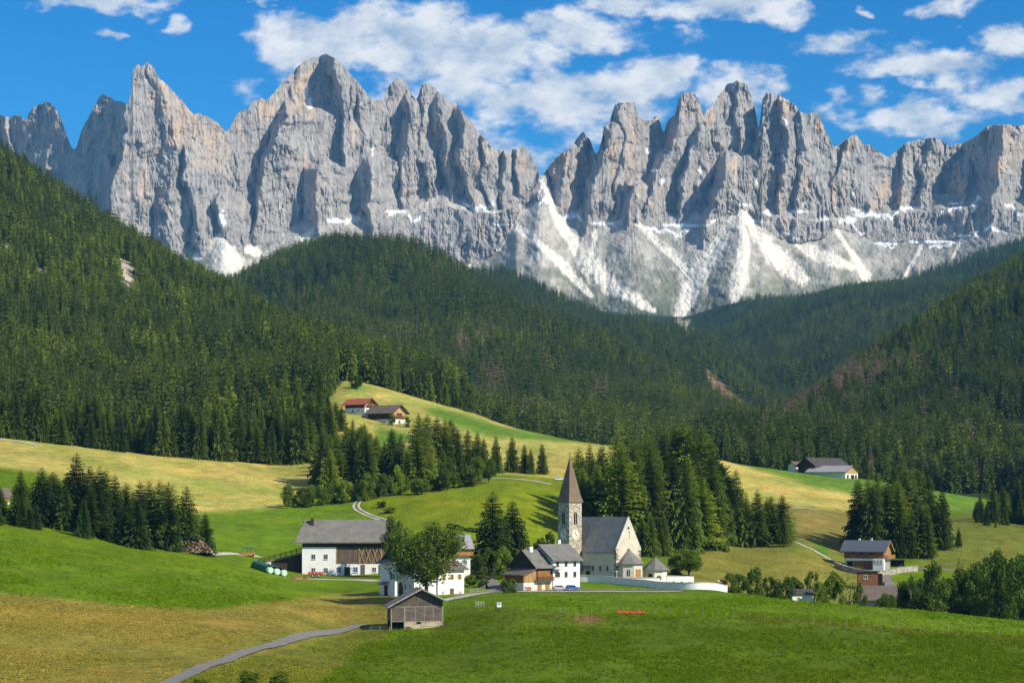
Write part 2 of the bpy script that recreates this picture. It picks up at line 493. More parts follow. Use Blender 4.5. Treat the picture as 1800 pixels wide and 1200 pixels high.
# forested hills ------------------------------------------------------------
HILLS = {}
HILLS['left'] = Land({
 -520: [(800,900),(900,790),(2300,10),(2800,20)],
 -250: [(800,920),(900,815),(940,780),(1500,480),(2300,120),(2800,140)],
    0: [(800,940),(900,830),(955,783),(1300,650),(1700,480),(2200,282),(2700,300)],
  100: [(800,950),(900,840),(960,793),(1300,670),(1700,510),(2150,352),(2700,365)],
  200: [(800,950),(900,850),(960,803),(1300,690),(1700,550),(2080,420),(2600,440)],
  300: [(800,950),(900,860),(970,806),(1300,700),(1650,585),(2000,480),(2500,500)],
  400: [(800,950),(900,865),(975,808),(1300,710),(1600,620),(1900,528),(2400,550)],
  480: [(800,960),(900,870),(990,810),(1250,715),(1500,640),(1780,565),(2300,600)],
  560: [(800,990),(900,900),(1000,825),(1150,725),(1280,672),(1640,618),(2200,650)],
  640: [(900,920),(1150,770),(1290,682),(1560,655),(2000,690)],
  720: [(900,960),(1200,760),(1320,700),(1500,684),(2000,720)],
  820: [(900,990),(1250,780),(1340,735),(1480,716),(2000,760)],
  900: [(900,1000),(1300,810),(1400,780),(1500,775),(2000,830)],
}, 780, 2900, bumps=11, seed=21, bw=150.)
HILLS['middle'] = Land({
  250: [(1600,760),(2400,640),(3500,530),(3800,560),(4500,600)],
  380: [(1500,760),(2000,660),(2800,570),(3500,505),(3900,530),(4500,580)],
  500: [(1400,760),(1800,690),(2600,560),(3300,450),(3700,460),(4400,520)],
  600: [(1330,770),(1700,700),(2400,560),(3250,420),(3700,440),(4400,500)],
  700: [(1330,770),(1600,720),(2300,590),(3150,438),(3600,460),(4300,520)],
  780: [(1330,780),(1600,725),(2200,615),(3000,485),(3500,510),(4300,570)],
  880: [(1330,800),(1600,745),(2100,650),(2800,550),(3300,570),(4200,620)],
 1000: [(1330,815),(1600,765),(2000,690),(2600,610),(3100,630),(4000,680)],
 1150: [(1330,830),(1600,785),(1900,735),(2400,668),(2900,690),(4000,730)],
 1270: [(1330,840),(1600,800),(1900,762),(2250,725),(2700,745),(4000,770)],
 1400: [(1330,860),(1700,830),(2100,790),(2600,800),(4000,810)],
 1550: [(1330,900),(2000,860),(4000,850)],
}, 1250, 4600, bumps=30, seed=31, bw=300.)
HILLS['ridge'] = Land({
  600: [(2250,1000),(3300,600),(4300,500),(4900,520)],
  760: [(2250,1000),(3200,640),(3700,540),(4300,480),(4900,500)],
  900: [(2250,1000),(2900,720),(3300,605),(3700,545),(4300,478),(4900,500)],
  970: [(2250,1000),(2800,720),(3200,625),(3600,570),(4250,512),(4900,530)],
 1060: [(2250,1000),(2700,740),(3000,660),(3500,595),(4150,548),(4800,570)],
 1160: [(2250,1000),(2600,760),(2900,690),(3400,620),(4050,578),(4700,600)],
 1260: [(2250,1000),(2450,790),(2700,730),(3200,665),(3950,618),(4600,640)],
 1360: [(2250,1000),(2500,800),(3000,725),(3800,668),(4500,690)],
 1450: [(2250,1000),(2500,840),(3000,770),(3800,735),(4500,740)],
 1560: [(2250,1000),(3800,800),(4500,800)],
}, 2250, 5000, bumps=40, seed=47, bw=380.)
HILLS['basin'] = Land({
  900: [(2350,1300),(3600,720),(4600,600),(5400,545),(6000,540)],
 1100: [(2350,1300),(3400,740),(4400,640),(5300,575),(5750,560),(6000,560)],
 1220: [(2350,1300),(3200,750),(4200,660),(5200,592),(5700,572),(6000,560)],
 1300: [(2350,1300),(3000,750),(4000,650),(4700,595),(5400,545),(6000,530)],
 1400: [(2350,1300),(2800,750),(3800,640),(4500,570),(5350,528),(6000,520)],
 1500: [(2350,1300),(2700,740),(3600,630),(4400,545),(5200,506),(6000,500)],
 1600: [(2350,1300),(2700,730),(3500,620),(4400,540),(5200,506),(6000,500)],
 1700: [(2350,1300),(2700,710),(3400,590),(4300,520),(5100,490),(6000,470)],
 1800: [(2350,1300),(2700,670),(3400,560),(4300,490),(5100,450),(6000,440)],
 2060: [(2350,1300),(2700,620),(3400,500),(4300,430),(5100,400),(6000,390)],
}, 2350, 6100, bumps=50, seed=53, bw=420.)
HILLS['right'] = Land({
 1180: [(1200,900),(1450,820),(1700,825),(2400,830)],
 1260: [(1200,880),(1300,830),(1480,780),(1700,786),(2400,800)],
 1320: [(1200,880),(1300,832),(1600,758),(1850,762),(2500,790)],
 1400: [(1200,880),(1290,842),(1500,785),(1800,722),(2100,730),(2600,760)],
 1500: [(1200,890),(1280,856),(1500,790),(1980,664),(2300,674),(2800,700)],
 1600: [(1200,900),(1270,868),(1500,790),(2120,600),(2450,612),(2900,640)],
 1700: [(1200,905),(1270,872),(1500,785),(2280,530),(2600,545),(3000,570)],
 1800: [(1200,910),(1270,876),(1500,775),(1900,625),(2430,470),(2800,485),(3100,500)],
 2000: [(1200,915),(1270,870),(1500,750),(2500,380),(3100,400)],
 2320: [(1200,915),(1270,850),(1500,700),(2500,260),(3100,280)],
}, 1150, 3200, bumps=18, seed=67, bw=210.)
M['forest_floor'] = simple("forest_floor", (.035, .05, .016), var=.4, scale=.02, bmp=.5)
HEXT = {'left': (-500, 880, 860, 2700), 'middle': (260, 1540, 1300, 4400), 'ridge': (620, 1550, 2300, 4900),
        'basin': (920, 2050, 2400, 6000), 'right': (1190, 2310, 1200, 3100)}
def build_hills():
    for k, (a, b, d0, d1) in HEXT.items():
        me, P, DD, Z = HILLS[k].mesh("hillside", np.arange(a, b, 8), np.exp(np.linspace(math.log(d0), math.log(d1), 130)), M['forest_floor'])
        c = np.tile(np.array([.030, .048, .014]), (len(P), 1))
        PY = HY - (Z - ZC) * F / DD
        for poly, colr in CLEAR.get(k, []):
            kk = inpoly(P + (fbm(P / 9, PY / 9, 3, 5) - .5) * 14, PY + (fbm(P / 9, PY / 9, 3, 6) - .5) * 14, poly)
            c[kk] = colr
        set_col(me, "col", c)
        o = link(bpy.data.objects.new("hillside", me))
        tag(o, kind='structure')
# open ground on the hills: (outline in the photograph, colour of the soil)
EARTH = (.19, .125, .075); PALE = (.42, .37, .28); GRASS2 = (.10, .16, .03)
CLEAR = {
 'left': [([(205,440),(232,452),(246,490),(232,530),(214,500),(208,470)], PALE), ([(0,412),(22,424),(14,445),(0,440)], PALE),
          ([(60,452),(84,470),(80,490),(62,476)], PALE), ([(136,500),(150,520),(140,540)], PALE)],
 'middle': [([(672,508),(700,500),(705,512),(668,520)], GRASS2), ([(770,585),(795,600),(790,612),(765,600)], GRASS2),
            ([(955,650),(975,664),(985,685),(960,668)], EARTH), ([(1130,636),(1152,642),(1148,655),(1132,650)], GRASS2)],
 'ridge': [([(1238,652),(1262,668),(1290,690),(1312,712),(1300,722),(1272,704),(1250,690),(1240,672)], EARTH)],
 'basin': [([(1195,555),(1215,575),(1200,590),(1190,570)], PALE), ([(1190,560),(1222,590),(1226,602),(1210,596)], PALE),
           ([(1238,596),(1260,604),(1250,612),(1236,606)], GRASS2)],
 'right': [([(1745,725),(1770,735),(1810,730),(1810,780),(1770,770),(1740,775),(1735,745)], EARTH)],
}
def attr_mat(name, var=.35, scale=.05, bmp=.6, stretch=(1, 1, 1)):
    m, nt, b = newmat(name)
    a = nd(nt, 'ShaderNodeAttribute', attribute_name="col")
    n = ntex(nt, scale, 6, .65, stretch)
    nt.links.new(rgbmix(nt, 'MULTIPLY', 1.0, a.outputs['Color'], ramp(nt, n, .3, g3(1 - var), .7, g3(1 + var * .7))), b.inputs['Base Color'])
    bump(nt, b, n, .8, bmp)
    b.inputs['Specular IOR Level'].default_value = .05
    return m
M['forest_floor'] = attr_mat("forest_floor")
build_hills()

# the rock wall -------------------------------------------------------------
SKYLINE = [(-300,220),(-200,196),(-160,230),(-110,190),(-60,212),(-30,196),(0,202),(17,208),(31,202),(46,212),(52,197),(64,186),(82,180),(93,185),(105,204),(117,236),(124,255),(130,263),(135,258),(144,228),(150,218),(163,195),(173,173),(179,167),(194,170),(200,177),(226,184),(231,160),(233,138),(234,121),(241,114),(250,116),(259,111),(270,119),(280,138),(296,154),(311,169),(323,181),(334,195),(340,201),(350,199),(362,204),(377,214),(398,231),(404,226),(412,208),(424,195),(436,193),(443,179),(459,173),(471,175),(478,167),(498,144),(513,129),(533,109),(552,101),(572,96),(587,101),(607,119),(626,142),(646,166),(656,179),(675,174),(681,157),(696,138),(712,145),(719,159),(731,177),(736,168),(742,149),(754,146),(767,159),(783,176),(800,182),(817,201),(833,222),(850,240),(867,263),(883,265),(896,270),(900,263),(910,265),(919,255),(933,272),(944,297),(949,312),(954,309),(971,284),(985,270),(1000,263),(1012,247),(1025,231),(1037,247),(1047,271),(1052,267),(1058,247),(1061,224),(1071,217),(1075,201),(1081,186),(1094,182),(1115,180),(1121,201),(1131,213),(1142,213),(1156,202),(1163,222),(1167,234),(1173,213),(1187,201),(1192,176),(1200,165),(1217,161),(1229,180),(1237,205),(1243,193),(1256,184),(1265,164),(1278,149),(1295,143),(1312,149),(1321,171),(1328,193),(1333,229),(1337,206),(1340,175),(1347,164),(1369,167),(1382,175),(1395,184),(1410,199),(1434,198),(1440,201),(1447,223),(1460,245),(1465,261),(1477,253),(1503,235),(1516,253),(1527,253),(1538,264),(1564,277),(1577,266),(1590,253),(1605,247),(1631,243),(1659,247),(1668,258),(1694,251),(1720,238),(1733,221),(1767,220),(1785,221),(1800,223),(1850,235),(1900,262),(1960,250),(2100,280)]
# arêtes: (points from top to bottom, metres in front of the main wall, fall-off to the left, to the right)
RIDGES = [
 ([(-150,195),(-150,400)], 40, 2.5, 1.0), ([(-60,205),(-70,400)], 60, 2.5, 1.0),
 ([(8,203),(20,260),(30,330)], 20, 2.6, 1.4), ([(62,188),(60,240),(70,330)], 60, 2.2, 1.6), ([(88,182),(92,240),(86,330),(84,420)], 130, 1.8, 1.2),
 ([(176,168),(160,215),(150,270),(146,330),(140,420)], 150, 3.2, .55), ([(232,120),(231,180),(215,260),(200,330),(186,420)], 560, 7.0, .42),
 ([(268,120),(285,180),(300,260),(300,420)], 545, 1.0, .8), ([(322,265),(330,310),(340,370),(352,440)], 560, 4.0, .75), ([(296,300),(300,360),(296,440)], 540, 2.2, .8),
 ([(352,200),(365,240),(370,290)], -120, 1.0, .5), ([(384,355),(392,385),(400,415)], 560, 3, 1.2),
 ([(415,204),(422,250),(412,320),(408,400),(405,450)], 260, 3.6, .9), ([(456,174),(462,230),(450,300),(440,380),(432,440)], 330, 2.4, 1.0),
 ([(502,205),(488,250),(470,300),(455,350),(445,420)], 470, 4.0, .55), ([(530,112),(514,170),(508,235),(530,300),(548,370)], 330, 1.6, .6),
 ([(584,100),(598,150),(606,220),(602,300),(590,390)], 420, 4.2, .8), ([(560,300),(556,350),(560,390)], 500, 2.0, .9), ([(630,150),(640,220),(634,300),(625,390)], 380, 2.6, .9),
 ([(650,292),(648,340),(652,400)], 470, 3, 1.4), ([(694,140),(686,200),(676,260),(668,330),(660,400)], 300, 3.8, .9), ([(716,180),(716,240),(708,320),(705,390)], 360, 2.8, .9),
 ([(744,148),(744,200),(740,260),(748,330),(752,410)], 330, 4.2, .8), ([(775,175),(780,240),(790,310),(800,380)], 360, 2.6, .8), ([(806,196),(812,260),(826,330),(838,400)], 400, 2.8, .9),
 ([(850,244),(846,300),(862,360)], 380, 3.0, 1.1), ([(884,270),(880,320),(893,370)], 360, 2.8, 1.2), ([(918,256),(908,300),(922,350),(940,380)], 340, 2.6, 1.2),
 ([(988,268),(990,310),(984,350),(980,380)], 360, 2.2, 1.0), ([(1024,232),(1013,290),(1006,340),(1000,390)], 300, 2.8, 1.2), ([(1066,222),(1062,280),(1045,340),(1032,390)], 420, 4.0, .7),
 ([(1096,182),(1094,240),(1092,300),(1086,390)], 400, 2.4, .8), ([(1150,208),(1148,250)], 120, 3, 1.4), ([(1112,330),(1105,380)], 460, 2.4, 1.0),
 ([(1204,164),(1194,215),(1172,270),(1150,320),(1128,390)], 430, 3.4, .55), ([(1226,230),(1214,280),(1205,330),(1198,395)], 450, 3.2, .8),
 ([(1268,160),(1262,210),(1262,260),(1268,300)], 300, 2.6, .9), ([(1300,144),(1298,210),(1300,270),(1296,330)], 380, 3.0, .9), ([(1280,298),(1266,335),(1250,385)], 560, 4.2, .7),
 ([(1345,165),(1340,230),(1330,300),(1320,380)], 440, 5.0, .6), ([(1380,180),(1384,240),(1376,300),(1372,380)], 480, 3.4, .7), ([(1412,200),(1418,260),(1412,320),(1405,380)], 480, 2.4, .7),
 ([(1500,236),(1484,280),(1468,330),(1456,380)], 420, 4.4, .6), ([(1592,252),(1584,300),(1580,370)], 340, 3.6, .8), ([(1640,244),(1620,300),(1622,360)], 340, 2.4, .8),
 ([(1766,220),(1760,280),(1752,340),(1745,400)], 520, 1.7, .7), ([(1700,290),(1690,340),(1690,380)], 380, 2.4, 1.0), ([(1850,236),(1840,330),(1840,420)], 560, 2.5, .8), ([(1960,250),(1950,420)], 500, 2.5, .8),
]
FOOT = [(-300,430),(0,400),(150,420),(240,450),(330,452),(380,420),(400,396),(415,438),(470,430),(540,400),(570,388),(620,392),(680,378),(720,372),(780,352),(850,372),(930,350),(955,322),(975,372),(1010,385),(1060,396),(1110,380),(1200,396),(1260,388),(1300,362),(1340,372),(1420,378),(1500,384),(1560,372),(1640,362),(1720,352),(1800,360),(2100,380)]
# a second, lower cliff under the ledge: foot row per column (same as FOOT = none)
FOOT2 = [(-300,430),(600,392),(660,400),(690,430),(740,452),(820,470),(880,440),(920,352),(1320,365),(1345,410),(1400,428),(1440,420),(1480,398),(1520,420),(1580,430),(1640,424),(1700,418),(1740,402),(1800,412),(2100,430)]
CONES = [(400,398,.95,260),(572,390,.9,120),(700,385,.8,200),(956,318,.55,700),(1040,395,.6,260),(1110,384,1.0,320),(1302,362,.72,620),(1420,430,.8,260),(1470,400,.9,260),(1620,430,1.0,220),(1745,405,1.0,240)]
WHITE = [  # fresh gravel runs: polylines with half widths (px)
 ([(950,318),(968,352),(985,392),(1010,430),(1040,470),(1075,502),(1110,522),(1150,546)], [3,6,10,12,16,15,10,5]),
 ([(905,400),(950,430),(985,462),(1020,500),(1040,520)], [4,6,9,7,4]), ([(860,372),(900,395),(940,418)], [4,7,6]),
 ([(700,402),(720,420),(735,440)], [10,12,10]), ([(760,430),(790,448),(830,470)], [4,5,4]),
 ([(1300,365),(1280,395),(1255,440),(1225,490),(1205,525),(1195,555)], [4,8,14,16,14,10]),
 ([(1302,365),(1330,410),(1370,455),(1410,490)], [4,10,18,12]), ([(1300,368),(1310,430),(1300,490),(1290,520)], [3,8,16,10]),
 ([(1110,384),(1150,420),(1190,455),(1205,480)], [4,7,8,8]), ([(1040,392),(1046,420),(1040,450)], [6,4,3]),
 ([(1470,405),(1500,450),(1520,485)], [3,5,12]), ([(1400,425),(1440,450),(1500,470)], [8,14,6]), ([(1620,432),(1600,470),(1590,490)], [4,3,3]),
 ([(1690,420),(1680,440),(1670,470)], [3,2,3]), ([(400,398),(385,420),(350,450)], [5,8,8]), ([(400,400),(420,430),(450,445)], [6,8,8]), ([(398,420),(400,450),(405,490)], [10,26,40]),
 ([(572,388),(556,402),(530,420)], [8,6,5]), ([(590,395),(640,380),(690,376)], [5,4,4]),
]
SNOW = [(390,385,6,14),(545,180,4,14),(540,160,2,12),(1140,265,5,7),(1165,318,4,5),(1150,300,8,3),(1060,393,24,3),(1200,396,40,3),(1350,374,8,4),(1376,215,8,6),(1310,360,14,3),(1450,385,10,5),(1520,378,16,4),(1600,366,18,3),(1680,358,14,2),(1000,380,10,5),(960,345,4,12),(700,372,18,3),(590,388,14,4),(1500,345,4,6),(1230,300,3,6),(1330,320,3,10),(1400,372,20,3),(1640,425,40,2.5),(1560,428,26,2.5),(1700,415,30,2),(1120,560,12,4),(1490,388,14,6),(42,225,3,10),(1565,262,5,3),(655,262,2,12),(880,395,12,2)]

def build_mountain():
    px = np.arange(-290, 2080, 1.7)
    sk = np.array(SKYLINE, float)
    sky = np.interp(px, sk[:, 0], sk[:, 1])
    sky = sky + (fbm(px / 9, px * 0 + 3.3, 3, 5) - .5) * 6 + (ridged(px / 3.2, px * 0 + 1.3, 2, 8) - .5) * -3.5
    NR = 300
    t = np.linspace(0, 1, NR) ** 1.0
    P = np.tile(px, (NR, 1))
    base = 630.0
    Y = sky[None, :] + t[:, None] * (base - sky[None, :])
    wob = (fbm(P / 26, Y / 40, 4, 11) - .5)
    Pw = P + wob * 26 + (fbm(P / 8, Y / 14, 3, 13) - .5) * 7
    Yw = Y + (fbm(P / 22, Y / 30, 3, 17) - .5) * 16
    cliff = np.full(P.shape, 9000.0)
    for pts, d, kl, kr in RIDGES:
        a = np.array(pts, float)
        xr = np.interp(Yw, a[:, 1], a[:, 0])
        lo = a[-1]; pr = a[-2]
        sl = (lo[0] - pr[0]) / (lo[1] - pr[1])
        xr = np.where(Yw > lo[1], lo[0] + (Yw - lo[1]) * sl, xr)
        dx = Pw - xr
        y0 = a[0, 1]
        tent = np.where(dx < 0, -dx * kl, dx * kr)
        tent = np.sqrt(tent * tent + 4) * 2.05
        up = np.clip(y0 - 4 - Yw, 0, None)
        cand = 7150 - d - .72 * (Y - 150) + tent + up * 7
        cliff = np.minimum(cliff, cand)
    cliff = np.minimum(cliff, 7420 - .6 * (Y - 150))
    # ribs, chimneys, ledges
    r1 = ridged(Pw / 21 + 3, Yw / 95, 3, 23); r2 = ridged(Pw / 8.0, Yw / 34, 3, 29); r3 = fbm(Pw / 3.2, Yw / 13, 3, 37)
    led = ridged(P / 60 + 5, (Y + .12 * P + wob * 20) / 17, 2, 43)
    rough = .45 + .9 * sstep(.4, .65, fbm(P / 70, Y / 60, 3, 19))
    r4 = ridged(P / 2.6, Y / 13, 2, 39)
    rel = (-(r1 - .5) * 34 - (r2 - .5) * 19) * rough - (r3 - .5) * 6 - (r4 - .5) * 7 * rough + (led - .5) * 10
    cliff = cliff + rel
    f = np.array(FOOT, float); yf = np.interp(px, f[:, 0], f[:, 1])
    f2 = np.array(FOOT2, float); yf2 = np.interp(px, f2[:, 0], f2[:, 1])
    j = (fbm(px / 14, px * 0, 3, 61) - .5) * 16 + (fbm(px / 42, px * 0 + 5, 2, 62) - .5) * 44
    def gs(v, s):
        k = np.exp(-.5 * (np.arange(-90, 91) * 1.7 / s) ** 2); k /= k.sum()
        return np.convolve(np.pad(v, 90, mode='edge'), k, 'valid')
    ys1 = gs(yf, 14.0); ys2 = np.maximum(gs(yf2, 14.0), ys1)       # smooth lines that shape the slope
    yf = yf + j
    yf2 = np.maximum(yf2 + j * .8, yf)
    # depth of the wall along its foot, smoothed
    row = np.clip(((yf - sky) / (base - sky) * (NR - 1)).astype(int), 0, NR - 1)
    dfoot = cliff[row, np.arange(len(px))]
    k = np.exp(-.5 * (np.arange(-60, 61) / 22.0) ** 2); k /= k.sum()
    dfoot = np.convolve(np.pad(dfoot, 60, mode='edge'), k, 'valid')
    has2 = (yf2 - yf) > 14
    dfoot = gs(dfoot, 30.0)
    ledge = 9.0 * sstep(4, 30, ys2 - ys1)
    gap = np.clip(ys2 - ys1 - ledge, 0, None)
    wy = Y + (fbm(P / 16, Y / 16, 3, 63) - .5) * 9
    d1 = np.clip(wy - ys1, 0, ledge[None, :]) * 6.5                       # flat ledge
    d2 = np.clip(wy - ys1 - ledge, 0, gap[None, :]) * .75                 # lower cliff
    d3 = np.clip(wy - (ys1 + ledge + gap)[None, :], 0, None) * 2.5        # scree
    scree = dfoot[None, :] + np.clip(ys1[None, :] - wy, 0, None) * 2.5 - d1 - d2 - d3
    band = (gap > 6)[None, :] & (wy > ys1 + ledge) & (wy < ys1 + ledge + gap)
    prot = np.zeros(P.shape)
    ang = np.zeros(P.shape); best = np.full(P.shape, -1.0)
    for ax, ay, w, mx in CONES:
        h = np.clip(Y - ay, 0, None)
        q = np.clip(np.abs(P - ax) / (w * h + 10), 0, 1); v = (.5 + .5 * np.cos(q * math.pi)) * 52 * np.tanh(h / 55)
        a_ = (P - ax) / (h + 12)
        ang = np.where(v > best, a_ * 9 + ax * .37, ang)
        best = np.maximum(best, v)
        prot = np.maximum(prot, v)
    rill = fbm(ang * 3.1, Y / 60, 4, 71)
    srel = (fbm(P / 14, Y / 14, 4, 73) - .5) * 16 + (rill - .5) * 7
    scree = scree - prot + srel + np.where(band, rel * .9, 0)
    below = Y > yf - 30
    D = np.where(below, np.minimum(scree, cliff), cliff)
    isrock = (~below) | (cliff < scree) | band
    # colours
    warm = sstep(.56, .78, fbm(P / 24, Y / 48, 4, 83)) * sstep(430, 300, Y)
    for (wx, wy, wr, wh) in [(372,250,26,40),(1112,270,14,80),(520,180,18,60),(1468,345,10,30),(1780,260,25,50),(545,340,16,20),(250,330,10,60),(840,260,40,30),(1080,300,8,30),(100,230,12,40),(1215,190,16,30),(318,190,20,40)]:
        warm = np.maximum(warm, .8 * np.exp(-((P - wx) / wr) ** 2 - ((Y - wy) / wh) ** 2) * sstep(.3, .6, fbm(P / 9, Y / 24, 3, 85)))
    streak = fbm(P / 4.2, Y / 52, 4, 87)
    crack = sstep(.72, .93, ridged(Pw / 6.5, Yw / 60, 3, 89)) * sstep(.45, .6, fbm(P / 30, Y / 40, 3, 90))
    c = np.array([.345, .322, .302]) * ((0.66 + .66 * streak) * (1 - .38 * crack))[..., None]
    c = c * (1 - warm[..., None] * .75) + np.array([.54, .39, .27]) * (.75 + .5 * streak)[..., None] * warm[..., None] * .75
    # gravel
    gsc = np.array([.47, .44, .39])[None, None, :] * (.82 + .36 * rill)[..., None]
    vegn = fbm(P / 15, Y / 15, 5, 95)
    grey = np.clip(sstep(.40, .60, fbm(P / 30 + 4, Y / 22, 4, 97)) * .8 + sstep(1420, 1600, P) * .6, 0, 1)
    gsc = gsc * (1 - .75 * grey[..., None]) + np.array([.26, .25, .225]) * .75 * grey[..., None]
    veg = np.clip(sstep(425, 530, Y) * 1.05 + (vegn - .5) * 2.4, 0, 1) * sstep(390, 430, Y)
    vcol = np.array([.165, .175, .115]) * (1 - sstep(510, 560, Y))[..., None] + np.array([.055, .085, .035]) * sstep(510, 560, Y)[..., None]
    gsc = gsc * (1 - veg[..., None] * .85) + vcol * veg[..., None] * .85
    wn = fbm(P / 7, Y / 7, 4, 99)
    wmask = np.zeros(P.shape)
    for pts, hw in WHITE:
        a = np.array(pts, float); hw = np.array(hw, float) * 1.15
        bestd = np.full(P.shape, 99.0)
        for i in range(len(a) - 1):
            ax, ay = a[i]; bx, by = a[i + 1]
            tt = np.clip(((P - ax) * (bx - ax) + (Y - ay) * (by - ay)) / ((bx - ax) ** 2 + (by - ay) ** 2), 0, 1)
            dd = np.hypot(P - ax - tt * (bx - ax), Y - ay - tt * (by - ay)) / (hw[i] * (1 - tt) + hw[i + 1] * tt)
            bestd = np.minimum(bestd, dd)
        wmask = np.maximum(wmask, sstep(1.15, .55, bestd + (wn - .5) * .7 + (rill - .5) * .9))
    gsc = gsc * (1 - wmask[..., None]) + np.array([.74, .69, .60]) * wmask[..., None]
    c = np.where(isrock[..., None], c, gsc)
    # ledges hold a little debris and snow
    sn = np.zeros(P.shape)
    for sx, sy, rx, ry in SNOW:
        sn = np.maximum(sn, sstep(1.3, .6, np.hypot((P - sx) / rx, (Y - sy) / ry) + (wn - .5) * 1.4))
    ft = np.abs(Y - yf[None, :] - 3 - (wn - .5) * 10) / 4.5
    sn = np.maximum(sn, sstep(1.1, .4, ft) * sstep(.55, .68, fbm(P / 26, Y * 0 + 2, 3, 101)))
    ft2 = np.abs(Y - yf2[None, :] - 2 - (wn - .5) * 8) / 3.0
    sn = np.maximum(sn, has2[None, :] * sstep(1.1, .4, ft2) * sstep(.56, .66, fbm(P / 20, Y * 0 + 7, 3, 103)))
    c = c * (1 - sn[..., None]) + np.array([.86, .87, .88]) * sn[..., None]
    # back side beyond the crest
    back = []
    for q, (dd, dy) in enumerate([(1200, 330), (700, 190), (350, 85), (120, 24), (30, 3)]):
        back.append((D[0] + dd, sky + dy))
    P2 = np.concatenate([np.tile(px, (5, 1)), P]); Y2 = np.concatenate([np.array([b[1] for b in back]), Y]); D2 = np.concatenate([np.array([b[0] for b in back]), D])
    C2 = np.concatenate([np.repeat(c[:1], 5, 0), c])
    V = np.stack([(P2 - 900) / F * D2, D2, ZC + (HY - Y2) / F * D2], -1).reshape(-1, 3)
    me = mesh_np("mountains", V, grid_faces(NR + 5, len(px)), M['rock'], False)
    set_col(me, "col", C2.reshape(-1, 3))
    o = link(bpy.data.objects.new("mountains", me))
    tag(o, kind='structure')
M['rock'] = attr_mat("limestone", var=.26, scale=.07, bmp=6, stretch=(1, 1, .3))
build_mountain()
# ------------------------------------------------------------------ trees
def mat_foliage(name, dark, light, dead=(.30, .20, .14), transl=.32):
    m, nt, b = newmat(name)
    a = nd(nt, 'ShaderNodeAttribute', attribute_name="tint", attribute_type='INSTANCER')
    oi = nt.nodes.new('ShaderNodeObjectInfo')
    c = rgbmix(nt, 'MIX', a.outputs['Fac'], dark, light)
    c = rgbmix(nt, 'MULTIPLY', 1.0, c, ramp(nt, oi.outputs['Random'], 0, (.50, .54, .58), 1, (1.42, 1.34, 1.20)))
    n = ntex(nt, 14.0, 2, .6)
    c = rgbmix(nt, 'MULTIPLY', 1.0, c, ramp(nt, n, .3, g3(.72), .7, g3(1.25)))
    # tint above 1.5 marks a tree killed by bark beetle
    gt = nd(nt, 'ShaderNodeMath', operation='GREATER_THAN')
    nt.links.new(a.outputs['Fac'], gt.inputs[0]); gt.inputs[1].default_value = 1.5
    c = rgbmix(nt, 'MIX', gt.outputs[0], c, dead)
    nt.links.new(c, b.inputs['Base Color'])
    b.inputs['Roughness'].default_value = .7
    b.inputs['Specular IOR Level'].default_value = .15
    tr = nt.nodes.new('ShaderNodeBsdfTranslucent')
    nt.links.new(c, tr.inputs[0])
    mx = nt.nodes.new('ShaderNodeMixShader')
    mx.inputs[0].default_value = transl
    nt.links.new(b.outputs[0], mx.inputs[1]); nt.links.new(tr.outputs[0], mx.inputs[2])
    nt.links.new(mx.outputs[0], nt.nodes['Material Output'].inputs['Surface'])
    return m
M['needles'] = mat_foliage("needles", (.036, .070, .011), (.185, .245, .018))
M['leaves'] = mat_foliage("leaves", (.080, .135, .015), (.22, .29, .030), transl=.42)
M['bark'] = simple("bark", (.11, .085, .065), var=.35, scale=3, stretch=(1, 1, .2))
M['bark_pine'] = simple("bark_pine", (.24, .17, .12), var=.3, scale=3, stretch=(1, 1, .2))

def conifer(seed, whorls, per, tw, R=.16, clear=.05, droop=.45, rise=.05, power=.8, wid=.33, hang=.05, ragged=.25):
    """crown of unit height: whorls of drooping sprays; returns (verts, tris)"""
    r = random.Random(seed)
    V, T = [], []
    for w in range(whorls):
        f = (w + r.random() * .6) / whorls
        z = clear + (1 - clear) * (f ** .88)
        Rz = R * max(0.0, 1 - f) ** power + .006
        Rz *= .85 + .3 * r.random()
        n = max(3, int(per * (.55 + .45 * (1 - f)) + .5))
        a0 = r.random() * 6.28
        for k in range(n):
            if r.random() < .06: continue
            th = a0 + 6.283 * (k + r.uniform(-.25, .25)) / n
            L = Rz * r.uniform(1 - ragged, 1 + ragged * .7)
            c, s = math.cos(th), math.sin(th)
            dr = droop * r.uniform(.7, 1.3) * (1 - .8 * f)
            rs = rise + .5 * f
            def sp(t):
                return (L * t * c, L * t * s, z + L * (rs * t - dr * t * t))
            for q in range(tw):
                s0, s1 = q / tw, (q + 1.15) / tw
                p0, p1 = sp(s0), sp(min(s1, 1.08))
                for sd in (-1, 1):
                    wl = L * wid * (1 - .55 * s1) * r.uniform(.7, 1.3)
                    sm = (s0 + s1) / 2 + .12
                    pm = sp(sm)
                    h = hang * L / R * r.uniform(.3, 1.2) * .16 / .16
                    pm = (pm[0] - s * sd * wl, pm[1] + c * sd * wl, pm[2] - h * .9)
                    i = len(V)
                    V += [p0, p1, pm]
                    T.append((i, i + 1, i + 2))
    # leader
    i = len(V)
    V += [(-.004, 0, .965), (.004, 0, .965), (0, .002, 1.01)]
    T.append((i, i + 1, i + 2))
    return np.array(V), np.array(T)

